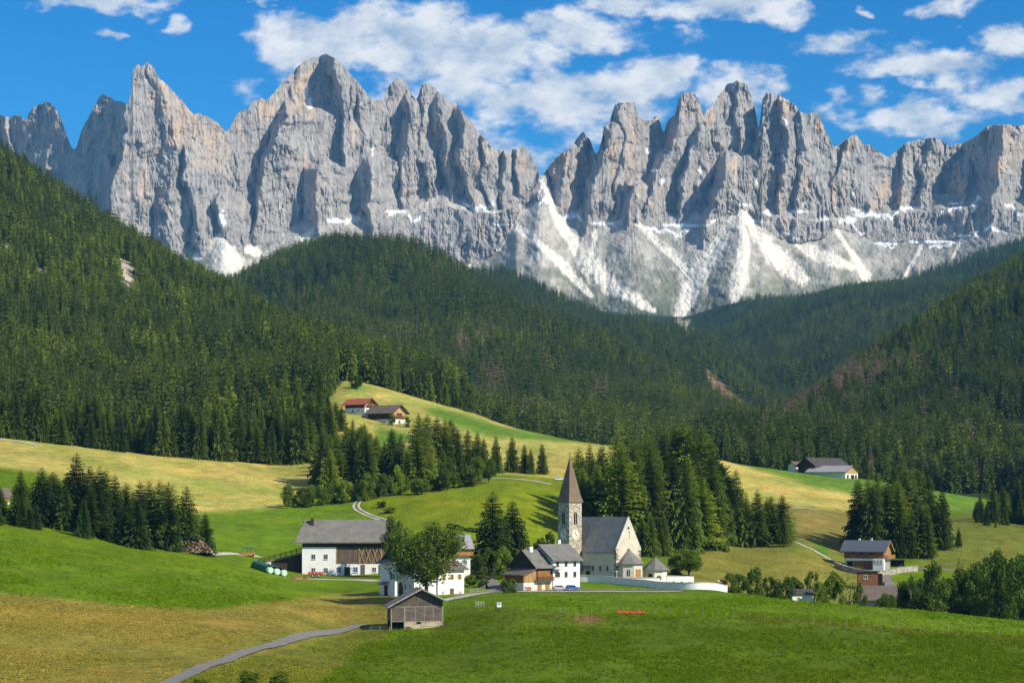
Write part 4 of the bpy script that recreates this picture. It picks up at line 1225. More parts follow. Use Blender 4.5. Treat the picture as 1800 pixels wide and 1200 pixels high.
# ------------------------------------------------------------------ building kit
class MB:
    """collects simple solids; build() links them as one mesh object"""
    def __init__(self): self.bm = bmesh.new()
    def hexa(self, p):
        v = [self.bm.verts.new(q) for q in p]
        for f in ((0, 3, 2, 1), (4, 5, 6, 7), (0, 1, 5, 4), (1, 2, 6, 5), (2, 3, 7, 6), (3, 0, 4, 7)):
            self.bm.faces.new([v[i] for i in f])
        return self
    def box(self, x0, x1, y0, y1, z0, z1):
        return self.hexa([(x0, y0, z0), (x1, y0, z0), (x1, y1, z0), (x0, y1, z0), (x0, y0, z1), (x1, y0, z1), (x1, y1, z1), (x0, y1, z1)])
    def prism(self, poly, a0, a1, axis='x'):
        """polygon in the plane across the axis, pushed from a0 to a1"""
        def pt(u, w, a): return (a, u, w) if axis == 'x' else ((u, a, w) if axis == 'y' else (u, w, a))
        A = [self.bm.verts.new(pt(u, w, a0)) for u, w in poly]
        B = [self.bm.verts.new(pt(u, w, a1)) for u, w in poly]
        n = len(poly)
        self.bm.faces.new(A); self.bm.faces.new(B[::-1])
        for i in range(n):
            j = (i + 1) % n
            self.bm.faces.new((A[i], B[i], B[j], A[j]))
        return self
    def beam(self, p, q, w, h=None):
        h = h or w
        p, q = Vector(p), Vector(q)
        d = (q - p).normalized()
        s = d.cross(Vector((0, 0, 1)))
        if s.length < 1e-3: s = Vector((1, 0, 0))
        s.normalize(); u = s.cross(d)
        s *= w / 2; u *= h / 2
        return self.hexa([p - s - u, p + s - u, p + s + u, p - s + u, q - s - u, q + s - u, q + s + u, q - s + u])
    def cone(self, c, r0, r1, z0, z1, n=8, rot=0.0, half=False):
        B, T = [], []
        for i in range(n):
            a = rot + 2 * math.pi * i / n
            B.append(self.bm.verts.new((c[0] + r0 * math.cos(a), c[1] + r0 * math.sin(a), z0)))
            if r1 > 1e-4: T.append(self.bm.verts.new((c[0] + r1 * math.cos(a), c[1] + r1 * math.sin(a), z1)))
        self.bm.faces.new(B[::-1])
        if r1 > 1e-4:
            self.bm.faces.new(T)
            for i in range(n):
                j = (i + 1) % n
                self.bm.faces.new((B[i], B[j], T[j], T[i]))
        else:
            t = self.bm.verts.new((c[0], c[1], z1))
            for i in range(n): self.bm.faces.new((B[i], B[(i + 1) % n], t))
        return self
    def lathe_x(self, c, r, x0, x1, n=12):
        return self.prism([(c[1] + r * math.cos(2 * math.pi * i / n), c[2] + r * math.sin(2 * math.pi * i / n)) for i in range(n)], x0, x1, 'x')
    def lathe_y(self, c, r, y0, y1, n=12):
        return self.prism([(c[0] + r * math.cos(2 * math.pi * i / n), c[2] + r * math.sin(2 * math.pi * i / n)) for i in range(n)], y0, y1, 'y')
    def build(self, name, mat, parent=None, smooth=False, bevel=0.0):
        bmesh.ops.recalc_face_normals(self.bm, faces=self.bm.faces)
        if bevel:
            bmesh.ops.bevel(self.bm, geom=list(self.bm.edges), offset=bevel, segments=2, affect='EDGES', clamp_overlap=True)
        me = bpy.data.meshes.new(name); self.bm.to_mesh(me); self.bm.free()
        if isinstance(mat, str): mat = M[mat]
        me.materials.append(mat)
        if smooth: me.polygons.foreach_set("use_smooth", np.ones(len(me.polygons), bool))
        return link(bpy.data.objects.new(name, me), parent)

def mat_rows(name, c, rows=3.2, var=.22, patch=None):
    """roof covering: courses of shingles, weathered"""
    m, nt, b = newmat(name)
    n1 = ntex(nt, .5, 5, .65); n2 = ntex(nt, 5, 3, .6)
    col = rgbmix(nt, 'MULTIPLY', 1.0, c, ramp(nt, n1, .3, g3(1 - var), .7, g3(1 + var)))
    col = rgbmix(nt, 'MULTIPLY', 1.0, col, ramp(nt, n2, .3, g3(.82), .7, g3(1.16)))
    if patch: col = rgbmix(nt, 'MIX', ramp(nt, n1, .55, (0, 0, 0), .75, (.6, .6, .6)), col, patch)
    nt.links.new(col, b.inputs['Base Color'])
    tc = nt.nodes.new('ShaderNodeTexCoord')
    wv = nt.nodes.new('ShaderNodeTexWave'); wv.bands_direction = 'Z'; wv.wave_profile = 'SAW'
    wv.inputs['Scale'].default_value = rows * .3; wv.inputs['Distortion'].default_value = .6
    nt.links.new(tc.outputs['Object'], wv.inputs['Vector'])
    bump(nt, b, rgbmix(nt, 'ADD', .5, wv.outputs['Fac'], n2), .5, .06)
    b.inputs['Roughness'].default_value = .75
    return m
def mat_planks(name, c, var=.3, axis='x', per=4.5):
    m, nt, b = newmat(name)
    st = {'x': (1, 1, .08), 'z': (.08, .08, 1)}[axis]
    n1 = ntex(nt, per, 4, .6, st); n2 = ntex(nt, .7, 4, .6)
    col = rgbmix(nt, 'MULTIPLY', 1.0, c, ramp(nt, n1, .3, g3(1 - var), .7, g3(1 + var)))
    col = rgbmix(nt, 'MULTIPLY', 1.0, col, ramp(nt, n2, .3, g3(.75), .7, g3(1.2)))
    nt.links.new(col, b.inputs['Base Color'])
    bump(nt, b, n1, .5, .05)
    return m
def mat_stone(name, light, dark, scale, frac=.5):
    m, nt, b = newmat(name)
    tc = nt.nodes.new('ShaderNodeTexCoord'); mp = nt.nodes.new('ShaderNodeMapping')
    mp.inputs['Scale'].default_value = (1, 1, 1.5)
    nt.links.new(tc.outputs['Object'], mp.inputs[0])
    v = nt.nodes.new('ShaderNodeTexVoronoi'); v.inputs['Scale'].default_value = scale
    nt.links.new(mp.outputs[0], v.inputs['Vector'])
    sp = nt.nodes.new('ShaderNodeSeparateColor'); nt.links.new(v.outputs['Color'], sp.inputs[0])
    r = nt.nodes.new('ShaderNodeValToRGB'); r.color_ramp.interpolation = 'CONSTANT'
    e = r.color_ramp.elements
    e[0].position = 0; e[0].color = (*dark, 1); e[1].position = frac; e[1].color = (*light, 1)
    k = e.new(frac * .55); k.color = (*[.5 * (a + b_) for a, b_ in zip(light, dark)], 1)
    nt.links.new(sp.outputs[0], r.inputs[0])
    ve = nt.nodes.new('ShaderNodeTexVoronoi'); ve.feature = 'DISTANCE_TO_EDGE'; ve.inputs['Scale'].default_value = scale
    nt.links.new(mp.outputs[0], ve.inputs['Vector'])
    col = rgbmix(nt, 'MIX', ramp(nt, ve.outputs['Distance'], .02, (0, 0, 0), .10, (1, 1, 1)), light, r.outputs[0])
    n = ntex(nt, 1.5, 4, .6)
    col = rgbmix(nt, 'MULTIPLY', 1.0, col, ramp(nt, n, .3, g3(.8), .7, g3(1.12)))
    nt.links.new(col, b.inputs['Base Color'])
    bump(nt, b, ve.outputs['Distance'], .5, .08)
    return m
M.update(
    white=simple("white_plaster", (.80, .79, .76), var=.10, scale=.6, bmp=.01),
    cream=simple("cream_plaster", (.74, .70, .60), var=.16, scale=.5, bmp=.01),
    church=simple("church_plaster", (.62, .55, .43), var=.18, scale=.45, bmp=.015),
    slate=mat_rows("grey_shingle", (.175, .165, .150), patch=(.22, .19, .155)),
    churchroof=mat_rows("church_shingle", (.30, .275, .245), patch=(.36, .32, .27)),
    browntile=mat_rows("brown_tile", (.15, .118, .095), patch=(.19, .16, .13)),
    darkroof=mat_rows("dark_roof", (.075, .066, .062)),
    redtile=mat_rows("red_tile", (.36, .10, .055)),
    metalroof=simple("sheet_roof", (.085, .10, .125), rough=.5, var=.1, spec=.4),
    paleroof=simple("pale_sheet_roof", (.32, .31, .30), rough=.6, var=.15),
    shingle=mat_rows("larch_shingle", (.20, .135, .095), patch=(.12, .10, .09)),
    darkwood=mat_planks("dark_wood", (.052, .036, .026)),
    brownwood=mat_planks("brown_wood", (.20, .092, .040)),
    orangewood=mat_planks("honey_wood", (.42, .205, .070)),
    tanwood=mat_planks("tan_wood", (.44, .28, .13)),
    greywood=mat_planks("weathered_wood", (.125, .098, .076), .45),
    greyboard=mat_planks("weathered_boards", (.150, .122, .098), .45, 'z'),
    palewood=mat_planks("silver_wood", (.30, .265, .22), .25),
    masonry=mat_stone("tower_masonry", (.54, .475, .37), (.13, .10, .08), 2.0, .6),
    quoin=simple("quoin_stone", (.20, .145, .105), var=.5, scale=1.2, bmp=.03),
    rubble=mat_stone("rubble_stone", (.42, .38, .31), (.20, .175, .14), 1.3, .6),
    barnstone=mat_stone("barn_stone", (.55, .45, .30), (.36, .28, .19), 1.6, .5),
    glass=simple("window_glass", (.025, .028, .034), rough=.12, var=.2, spec=.5),
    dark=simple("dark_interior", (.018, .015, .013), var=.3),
    trim=simple("window_frame_white", (.72, .70, .66), var=.08),
    woodtrim=simple("window_frame_wood", (.16, .085, .045), var=.2),
    ochre=simple("ochre_shutter", (.55, .40, .14), var=.15),
    redshut=simple("wine_red_shutter", (.20, .045, .045), var=.15),
    doorwood=simple("door_wood", (.46, .20, .055), var=.25, scale=4, stretch=(1, 1, .1)),
    bluecurt=simple("blue_window", (.05, .085, .18), rough=.2, var=.2, spec=.5),
    iron=simple("dark_iron", (.05, .05, .052), rough=.5, var=.15, spec=.4),
    drygrass=simple("dry_grass", (.15, .18, .02), var=.3),
    asphalt=simple("asphalt", (.20, .185, .165), var=.25, scale=.6, bmp=.02),
    gravel=simple("gravel_track", (.52, .47, .38), var=.25, scale=.8, bmp=.03),
    concrete=simple("pale_concrete", (.46, .44, .40), var=.18, scale=.5),
    cap=simple("wall_cap", (.58, .55, .49), var=.15),
)

WIN = {}
def window(parent, loc, rz, w, h, pane='glass', frame='trim', shutter=None, sill=True, name="window", arch=False):
    """frame > pane, sill, shutters; faces -y before turning by rz"""
    key = (w, h, frame, arch)
    if key not in WIN:
        m = MB(); t = .09
        for b_ in ((-w / 2 - t, -w / 2, -h / 2 - t, h / 2 + t), (w / 2, w / 2 + t, -h / 2 - t, h / 2 + t), (-w / 2, w / 2, h / 2, h / 2 + t), (-w / 2, w / 2, -h / 2 - t, -h / 2), (-.03, .03, -h / 2, h / 2), (-w / 2, -.03, -.025, .025), (.03, w / 2, -.025, .025)):
            m.box(b_[0], b_[1], -.10, .08, b_[2], b_[3])
        o = m.build("window_frame", frame); WIN[key] = o.data
        bpy.data.objects.remove(o)
    f = link(bpy.data.objects.new(name, WIN[key]), parent)
    f.location = loc; f.rotation_euler = (0, 0, rz)
    k2 = ("pane", w, h, pane, arch)
    if k2 not in WIN:
        m = MB()
        if arch:
            pts = [(-w / 2, -h / 2), (w / 2, -h / 2), (w / 2, h / 2 - w * .5)] + [(w / 2 * math.cos(a), h / 2 - w * .5 + w * .62 * math.sin(a)) for a in (.5, 1.05, 1.57, 2.09, 2.64)] + [(-w / 2, h / 2 - w * .5)]
            m.prism(pts, -.03, .09, 'y')
        else:
            m.box(-w / 2, w / 2, -.04, .07, -h / 2, h / 2)
        o = m.build("pane", pane); WIN[k2] = o.data; bpy.data.objects.remove(o)
    link(bpy.data.objects.new("pane", WIN[k2]), f)
    if sill:
        MB().box(-w / 2 - .15, w / 2 + .15, -.22, .05, -h / 2 - .19, -h / 2 - .09).build("sill", 'cap', f)
    if shutter:
        for s in (-1, 1):
            MB().box(s * (w / 2 + .10) - (.0 if s > 0 else w * .5), s * (w / 2 + .10) + (w * .5 if s > 0 else 0), -.08, .02, -h / 2, h / 2).build("shutter", shutter, f)
    return f

def arch_window(parent, loc, rz, w, h, pane='dark', surround='cap'):
    """pointed opening: surround > pane"""
    def arc(w, h, b):
        pts = [(-w / 2, -h / 2 - b), (w / 2, -h / 2 - b)]
        hs = h / 2 - w * .75
        pts += [(w / 2 * math.cos(a), hs + w * .75 * math.sin(a) ** .8) for a in np.linspace(0, math.pi, 9)]
        return pts
    f = MB().prism(arc(w + .3, h + .25, 0), -.05, .05, 'y').build("window", surround, parent)
    f.location = loc; f.rotation_euler = (0, 0, rz)
    p = MB().prism(arc(w, h, 0), -.09, .03, 'y').build("pane", pane, f)
    MB().box(-.06, .06, -.13, -.05, -h / 2, h / 2 - .1).build("mullion", surround, f)
    return f

def door(parent, loc, rz, w, h, mat='doorwood', frame='woodtrim', handle=True):
    d = MB().box(-w / 2, w / 2, -.07, .07, 0, h).build("door", mat, parent)
    d.location = loc; d.rotation_euler = (0, 0, rz)
    MB().box(-w / 2 - .12, -w / 2, -.10, .07, 0, h + .12).box(w / 2, w / 2 + .12, -.10, .07, 0, h + .12).box(-w / 2, w / 2, -.10, .07, h, h + .12).build("door_frame", frame, d)
    if handle: MB().box(w / 2 - .22, w / 2 - .12, -.14, -.07, .95, 1.1).build("handle", 'iron', d)
    return d

def gable_roof(parent, x0, x1, y0, y1, ze, zr, mat, ov=.7, t=.28, name="roof", ovx=None, purlin='darkwood', yr=None):
    """ridge along x; eaves at ze (at the wall), ridge at zr"""
    ovx = ov if ovx is None else ovx
    yr = (y0 + y1) / 2 if yr is None else yr
    sl0 = (zr - ze) / (yr - y0); sl1 = (zr - ze) / (y1 - yr)
    a = (y0 - ov, ze - ov * sl0); c = (y1 + ov, ze - ov * sl1)
    poly = [a, (yr, zr), c, (c[0], c[1] + t), (yr, zr + t * 1.15), (a[0], a[1] + t)]
    r = MB().prism(poly, x0 - ovx, x1 + ovx, 'x').build(name, mat, parent)
    # barge boards and rafter feet under the eaves
    m = MB()
    for x in (x0 - ovx - .04, x1 + ovx + .04):
        m.beam((x, a[0], a[1] + t * .4), (x, yr, zr + t * .4), .07, .34); m.beam((x, c[0], c[1] + t * .4), (x, yr, zr + t * .4), .07, .34)
    m.build("barge_board", purlin, r)
    m = MB(); n = max(3, int((x1 - x0) / 1.1))
    for i in range(n + 1):
        x = x0 + (x1 - x0) * i / n
        m.beam((x, y0 - ov * .92, ze - ov * .92 * sl0 - .09), (x, y0 + .05, ze + .05 * sl0 - .09), .13, .17)
    m.build("rafter_ends", purlin, r)
    return r

def gable_body(parent, x0, x1, y0, y1, zb, ze, zr, mat, name="wall", yr=None):
    yr = (y0 + y1) / 2 if yr is None else yr
    return MB().prism([(y0, zb), (y1, zb), (y1, ze), (yr, zr), (y0, ze)], x0, x1, 'x').build(name, mat, parent)

def chimney(parent, x, y, z0, z1, w=.7, mat='white', cap='iron'):
    c = MB().box(x - w / 2, x + w / 2, y - w / 2, y + w / 2, z0, z1).build("chimney", mat, parent)
    MB().box(x - w / 2 - .12, x + w / 2 + .12, y - w / 2 - .12, y + w / 2 + .12, z1 + .12, z1 + .22).box(x - w / 2 + .05, x - w / 2 + .2, y - w / 2 + .05, y - w / 2 + .2, z1, z1 + .12).box(x + w / 2 - .2, x + w / 2 - .05, y + w / 2 - .2, y + w / 2 - .05, z1, z1 + .12).build("chimney_cap", cap, c)
    return c

def balcony(parent, x0, x1, y, z, depth=1.2, h=1.0, mat='brownwood', rz=0.0, loc=(0, 0, 0), infill=True):
    b = MB().box(x0, x1, y - depth, y, z - .14, z).build("balcony", mat, parent)
    b.location = loc; b.rotation_euler = (0, 0, rz)
    m = MB().box(x0, x1, y - depth, y - depth + .07, z + h - .1, z + h)
    for s in (x0, x1 - .07): m.box(s, s + .07, y - depth + .07, y, z + h - .1, z + h)
    n = int((x1 - x0) / (.22 if infill else .8))
    for i in range(n + 1):
        x = x0 + .02 + (x1 - x0 - .14) * i / n
        m.box(x, x + (.13 if infill else .06), y - depth + .01, y - depth + .06, z, z + h - .1)
    m.build("railing", mat, b)
    return b
# ------------------------------------------------------------------ the village
R = math.radians
def local_base(px, D):
    p = gat(px, D); return p

def build_church():
    th = R(-50)
    c = Vector((26.4, 605.5, 0)); c.z = gz(c.x, c.y - 8) - .1
    base = ZC - (1018 - HY) * 598 / F
    c.z = base
    e = empty("church", c, th)
    tag(e, "pale stone village church with grey shingle roof and tall pointed tower", "church")
    L, W, ze, zr = 19.5, 9.4, 8.4, 17.2
    w = gable_body(e, -L / 2, L / 2, -W / 2, W / 2, -3, ze, zr, 'church', "nave_wall")
    r = gable_roof(e, -L / 2, L / 2 - .5, -W / 2, W / 2, ze + .1, zr + .1, 'churchroof', ov=.55, t=.22, name="nave_roof", ovx=.05)
    # parapet of the gable stands a little proud of the roof
    t = (zr - ze) / (W / 2)
    MB().prism([(-W / 2 - .15, ze - .2), (-W / 2 - .15, ze + .25), (0, zr + .55), (W / 2 + .15, ze + .25), (W / 2 + .15, ze - .2), (0, zr - .2)], L / 2 - .35, L / 2 + .02, 'x').build("gable_parapet", 'cap', e)
    MB().box(-.04, .04, -.04, .04, 0, 1.3).box(-.3, -.04, -.03, .03, .8, .9).box(.04, .3, -.03, .03, .8, .9).build("gable_cross", 'iron', e).location = (L / 2 - .15, 0, zr + .5)
    # corner stones
    k = 0
    for s in (-1, 1):
        for i in range(17):
            z0 = -.6 + i * .55
            ln = .95 if i % 2 else .55
            lw = .55 if i % 2 else .95
            m = MB()
            y0 = s * W / 2
            m.box(L / 2 - lw, L / 2 + .03, min(y0, y0 + s * .03), max(y0, y0 + s * .03), z0, z0 + .46)
            m.box(L / 2, L / 2 + .03, min(y0, y0 - s * ln), max(y0, y0 - s * ln), z0, z0 + .46)
            if (i * 7 + (s > 0) * 3) % 5 != 0: m.build("quoin_stone", 'quoin', e)
    # gable windows: round window, small oculus, sundial line
    rw = MB().lathe_x((0, 0, 0), .95, 0, .07, 20).build("round_window", 'cap', e); rw.location = (L / 2, 0, 8.0)
    MB().lathe_x((0, 0, 0), .68, .03, .10, 20).build("pane", 'glass', rw)
    MB().box(.05, .13, -.05, .05, -.68, .68).box(.05, .13, -.68, -.05, -.05, .05).box(.05, .13, .05, .68, -.05, .05).build("tracery", 'cap', rw)
    oc = MB().lathe_x((0, 0, 0), .34, 0, .05, 14).build("oculus", 'dark', e); oc.location = (L / 2, 0, 14.4)
    MB().box(L / 2, L / 2 + .05, .25, .36, 11.4, 13.6).box(L / 2, L / 2 + .05, -.3, .25, 13.3, 13.42).build("sundial", 'iron', e)
    # porch: half octagon
    px_ = L / 2
    pw = MB().cone((px_ + .2, 0), 4.0, 4.0, -2.5, 4.6, 8, R(22.5)).build("porch_wall", 'church', e)
    MB().cone((px_ + .15, 0), 4.8, .3, 4.45, 8.3, 8, R(22.5)).build("porch_roof", 'slate', e)
    d = door(e, (px_ + .2 + 4.0 * math.cos(R(22.5)) + .02, 0, -.2), R(90), 1.5, 3.0)
    for a in (45, -45):
        rr = 4.0 * math.cos(R(22.5)) + .02
        arch_window(e, (px_ + .2 + rr * math.cos(R(a)), rr * math.sin(R(a)), 2.1), R(90 + a), .8, 1.8)
    # long wall: painted niches, side door under a small roof
    for i, x in enumerate((-7.6, -4.2, .2, 3.2, 6.2)):
        n = MB().prism([(-.55, 0), (.55, 0), (.55, 1.2), (.4, 1.75), (0, 2.05), (-.4, 1.75), (-.55, 1.2)], -.05, .04, 'y').build("wall_niche", 'cap', e)
        n.location = (x, -W / 2, 2.2)
        MB().prism([(-.4, .15), (.4, .15), (.4, 1.15), (.28, 1.55), (0, 1.8), (-.28, 1.55), (-.4, 1.15)], -.08, .02, 'y').build("painted_panel", 'woodtrim', n)
    d = door(e, (-2.0, -W / 2 - .02, -.3), 0, 1.3, 2.5, 'darkwood')
    MB().prism([(-W / 2 - 1.2, 3.0), (-W / 2, 3.7), (-W / 2, 3.85), (-W / 2 - 1.2, 3.15)], -3.4, -.6, 'x').build("door_canopy", 'slate', e)
    # tower
    tw = 4.75; h = tw / 2
    tc = Vector((16.45, 606.3, 0)) - Vector((c.x, c.y, 0))
    tl = Matrix.Rotation(-th, 3, 'Z') @ tc
    top = (1018 - 883) * 606 / F
    tower = MB().box(-h, h, -h, h, -3, top).build("tower", 'masonry', e)
    tower.location = (tl.x, tl.y, 0)
    m = MB()
    tip = top + 12.4
    prof = [(h + .38, top - .15), (h * .93, top + 1.6), (.12, tip)]
    for (r0, z0), (r1, z1) in zip(prof[:-1], prof[1:]):
        m.cone((0, 0), r0 * 1.4142, r1 * 1.4142, z0, z1, 4, R(45))
    spire = m.build("spire", 'shingle', e)
    spire.location = (tl.x, tl.y, 0)
    f = MB().cone((0, 0), .1, .07, tip - .2, tip + 1.6, 6).build("finial", 'iron', spire)
    MB().box(-.4, .4, -.04, .04, tip + 1.0, tip + 1.1).build("spire_cross", 'iron', spire)
    for rz, dx, dy in ((0, 0, -h), (R(90), h, 0)):
        a = arch_window(tower, (dx, dy, top - 4.6), rz, 1.35, 3.6)
        cl = MB().lathe_y((0, 0, 0), 1.45, -.06, .05, 24).build("clock_face", 'cream', tower)
        cl.location = (dx, dy, top - 9.2); cl.rotation_euler = (0, 0, rz)
        hd = MB().beam((0, -.09, 0), (.75, -.09, -.55), .06, .16).beam((0, -.09, 0), (-.25, -.09, .95), .06, .12)
        for q in range(12):
            an = math.pi * q / 6
            hd.beam((1.15 * math.sin(an), -.08, 1.15 * math.cos(an)), (1.35 * math.sin(an), -.08, 1.35 * math.cos(an)), .05, .12)
        hd.build("clock_hands", 'iron', cl)
    return e

def build_chapel():
    D = 607; px = 1152
    p = at(px, 1022, D)
    e = empty("cemetery_chapel", p, R(-30))
    tag(e, "small eight-sided chapel with grey pointed roof right of the church", "chapel")
    MB().cone((0, 0), 3.3, 3.3, -2.5, 3.5, 8, R(22.5)).build("wall", 'cream', e)
    MB().cone((0, 0), 4.1, .12, 3.35, 7.0, 8, R(22.5)).build("roof", 'slate', e)
    rr = 3.3 * math.cos(R(22.5)) + .02
    o = MB().lathe_y((0, 0, 0), .75, -.06, .05, 16).build("round_opening", 'dark', e); o.location = (rr * math.sin(R(45)), -rr * math.cos(R(45)), 1.1); o.rotation_euler = (0, 0, R(45))
    d = door(e, (-rr * math.sin(R(0)), -rr, -.1), 0, 1.1, 2.3, 'darkwood')

def build_village_house():
    # wooden barn and white house under one row of roofs, left of the church
    th = R(35)
    p = at(972, 1040, 565.3)
    e = empty("village_house", p, th)
    tag(e, "house beside the church, brown wooden barn half and white plastered half with red shutters", "house")
    W = 11.6
    h = gable_body(e, 0, 8.9, 0, W, -3, 8.7, 12.3, 'white', "house_wall")
    gable_roof(e, 0, 8.9, 0, W, 8.7, 12.3, 'slate', ov=.9, name="house_roof", ovx=.7)
    b = gable_body(e, -5.6, -.02, .3, W - .2, 3.1, 7.0, 10.9, 'brownwood', "barn_wall")
    gable_body(e, -5.61, -.03, .28, W - .18, -3, 3.1, 3.1, 'cream', "barn_base") if False else MB().box(-5.61, -.03, .28, W - .18, -3, 3.1).build("barn_base", 'cream', e)
    gable_roof(e, -5.6, -.02, .3, W - .2, 7.0, 10.9, 'slate', ov=1.0, name="barn_roof", ovx=.5)
    # dark boarded end
    MB().prism([(.25, 3.1), (W - .15, 3.1), (W - .15, 7.0), (W / 2 + .05, 10.85), (.25, 7.0)], -5.66, -5.6, 'x').build("gable_boards", 'darkwood', e)
    # lean-to
    MB().prism([(-9.4, 2.6), (-5.7, 2.6), (-5.7, 6.0), (-9.4, 4.6)], .2, 9.0, 'y').build("lean_to_wall", 'orangewood', e)
    MB().box(-9.41, -5.7, .18, 9.02, -3, 2.6).build("lean_to_base", 'cream', e)
    MB().prism([(-9.46, 2.6), (-9.4, 2.6), (-9.4, 4.6), (-9.46, 4.6)], .4, 8.9, 'y').build("lean_to_boards", 'brownwood', e)
    MB().prism([(-10.2, 4.4), (-5.72, 6.1), (-5.72, 6.35), (-10.2, 4.65)], -.6, 9.6, 'y').build("lean_to_roof", 'browntile', e)
    # plank seams on the lean-to front
    for i in range(9):
        x = -9.25 + i * .42
        MB().box(x, x + .36, .14, .2, 2.62, 4.55 + (x + 9.4) * .37).build("plank", 'tanwood' if i % 3 else 'orangewood', e)
    # barn front: loggia with stacked wood, balcony
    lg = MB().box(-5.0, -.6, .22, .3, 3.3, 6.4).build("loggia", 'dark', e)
    m = MB()
    for i in range(15): m.box(-4.9 + i * .29, -4.72 + i * .29, .12, .22, 4.2 - (i % 3) * .15, 5.9 - (i % 2) * .2)
    m.build("loggia_slats", 'orangewood', lg)
    balcony(e, -5.6, -.2, .28, 3.15, 1.3, 1.0, 'brownwood')
    for x in (-4.2, -1.6): door(e, (x, .26, -.4), 0, 1.0, 2.6, 'orangewood')
    door(e, (-7.6, .16, -.5), 0, .9, 1.9, 'orangewood')
    window(e, (-8.7, .17, 1.3), 0, .6, .7)
    # white house
    for x in (1.5, 4.3, 7.2):
        window(e, (x, 0, 7.4), 0, .65, 1.25, frame='woodtrim', sill=False)
        window(e, (x, 0, 4.6), 0, .75, 1.2, shutter='redshut' if x < 2 else None, frame='woodtrim')
    for x in (2.6, 5.2):
        arch_window(e, (x, 0, .9), 0, .95, 1.7, 'dark', 'cap')
    balcony(e, -.4, 2.1, -.01, 6.0, 1.2, .95, 'greywood', infill=False)
    chimney(e, 6.6, W / 2 + .6, 11.0, 13.7, .8, 'white')
    chimney(e, -3.5, W / 2 - .4, 9.6, 12.0, 1.0, 'white')
    st = MB().cone((-.9, 2.6), .22, .22, 8.0, 10.6, 10).build("stove_pipe", 'iron', e)
    MB().cone((-.9, 2.6), .34, .1, 10.6, 10.9, 10).build("pipe_hood", 'iron', st)

def build_field_barn():
    p = at(733, 1112, 470)
    e = empty("field_barn", p, R(9))
    tag(e, "old weathered wooden field barn on a stone base in the front meadow", "barn")
    Wd, Ld = 11.6, 8.5
    # built with the ridge running away from the viewer: turn the kit by 90 degrees
    x0, x1 = -Wd / 2, Wd / 2
    zl, zr_, za, xa = 6.1, 7.2, 9.6, .9
    MB().box(-2.8, x1, 0, Ld, -2.5, 2.55).build("stone_base", 'barnstone', e)
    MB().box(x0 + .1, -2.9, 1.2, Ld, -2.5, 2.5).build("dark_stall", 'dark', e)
    MB().box(x0 + .06, x1 - .06, .08, Ld, 2.6, 5.75).build("loft_wall", 'greyboard', e)
    MB().prism([(x0 + .06, 5.8), (x1 - .06, 5.8), (x1 - .06, zr_ - .05), (xa, za - .1), (x0 + .06, zl - .05)], .08, Ld, 'y').build("gable_wall", 'greywood', e)
    MB().box(x0 - .05, x1 + .05, -.05, .08, 5.72, 5.9).box(x0 - .05, x1 + .05, -.05, .08, 2.5, 2.68).build("cross_beam", 'palewood', e)
    for x in (x0, -2.9, x1 - .24):
        MB().box(x, x + .24, -.1, .1, -2.0 if x < 0 else -1.5, 6.0).build("post", 'palewood', e)
    # board panels of the loft, each of four boards
    xs = [x0 + .26, -2.62, -.35, 1.6, 3.6, x1 - .28]
    for i in range(5):
        pn = MB().box(xs[i] + .03, xs[i + 1] - .03, .0, .08, 2.72, 5.68).build("panel", 'greyboard', e)
        for q in range(7):
            z = 2.74 + q * .42
            MB().box(xs[i] + .05, xs[i + 1] - .05, -.045 - .012 * ((q + i) % 3), 0, z, z + .37).build("board", 'greyboard', pn)
        MB().box(xs[i + 1] - .07, xs[i + 1] + .05, -.08, -.0, 2.72, 5.68).build("batten", 'palewood', pn)
    # upright gable boards
    n = 30
    for i in range(n):
        a = x0 + .15 + (Wd - .3) * i / n
        b_ = a + (Wd - .3) / n - .035
        mx = (a + b_) / 2
        ht = (zl + (za - zl) * (mx - x0) / (xa - x0)) if mx < xa else (zr_ + (za - zr_) * (x1 - mx) / (x1 - xa))
        MB().box(a, b_, .02 - .02 * (i % 2), .08, 5.92, ht - .15 - .1 * ((i * 5) % 3)).build("gable_board", 'greywood', e)
    MB().box(.1, 1.0, -.05, .02, 8.0, 8.6).build("hatch", 'brownwood', e)
    # roof
    poly = [(x0 - .85, zl - .55), (xa, za), (x1 + .8, zr_ - .35), (x1 + .8, zr_ - .12), (xa, za + .28), (x0 - .85, zl - .3)]
    r = MB().prism(poly, -1.2, Ld + .8, 'y').build("roof", 'slate', e)
    m = MB()
    for y in (-1.25,):
        m.beam((x0 - .85, y, zl - .42), (xa, y, za + .14), .1, .32).beam((x1 + .8, y, zr_ - .22), (xa, y, za + .14), .1, .32)
    m.build("barge_board", 'palewood', r)
    door(e, (-2.0, -.03, -.4), 0, 1.0, 1.7, 'greywood')
    MB().box(-.1, .9, -.06, .0, 2.0, 2.45).build("stall_window", 'dark', e)
    MB().box(1.8, 2.4, -.06, 0, -.2, .7).build("drain_opening", 'dark', e)
    MB().beam((x1 - 1.6, -.05, 1.4), (x1 - .2, -.05, 2.5), .14).build("brace", 'palewood', e)

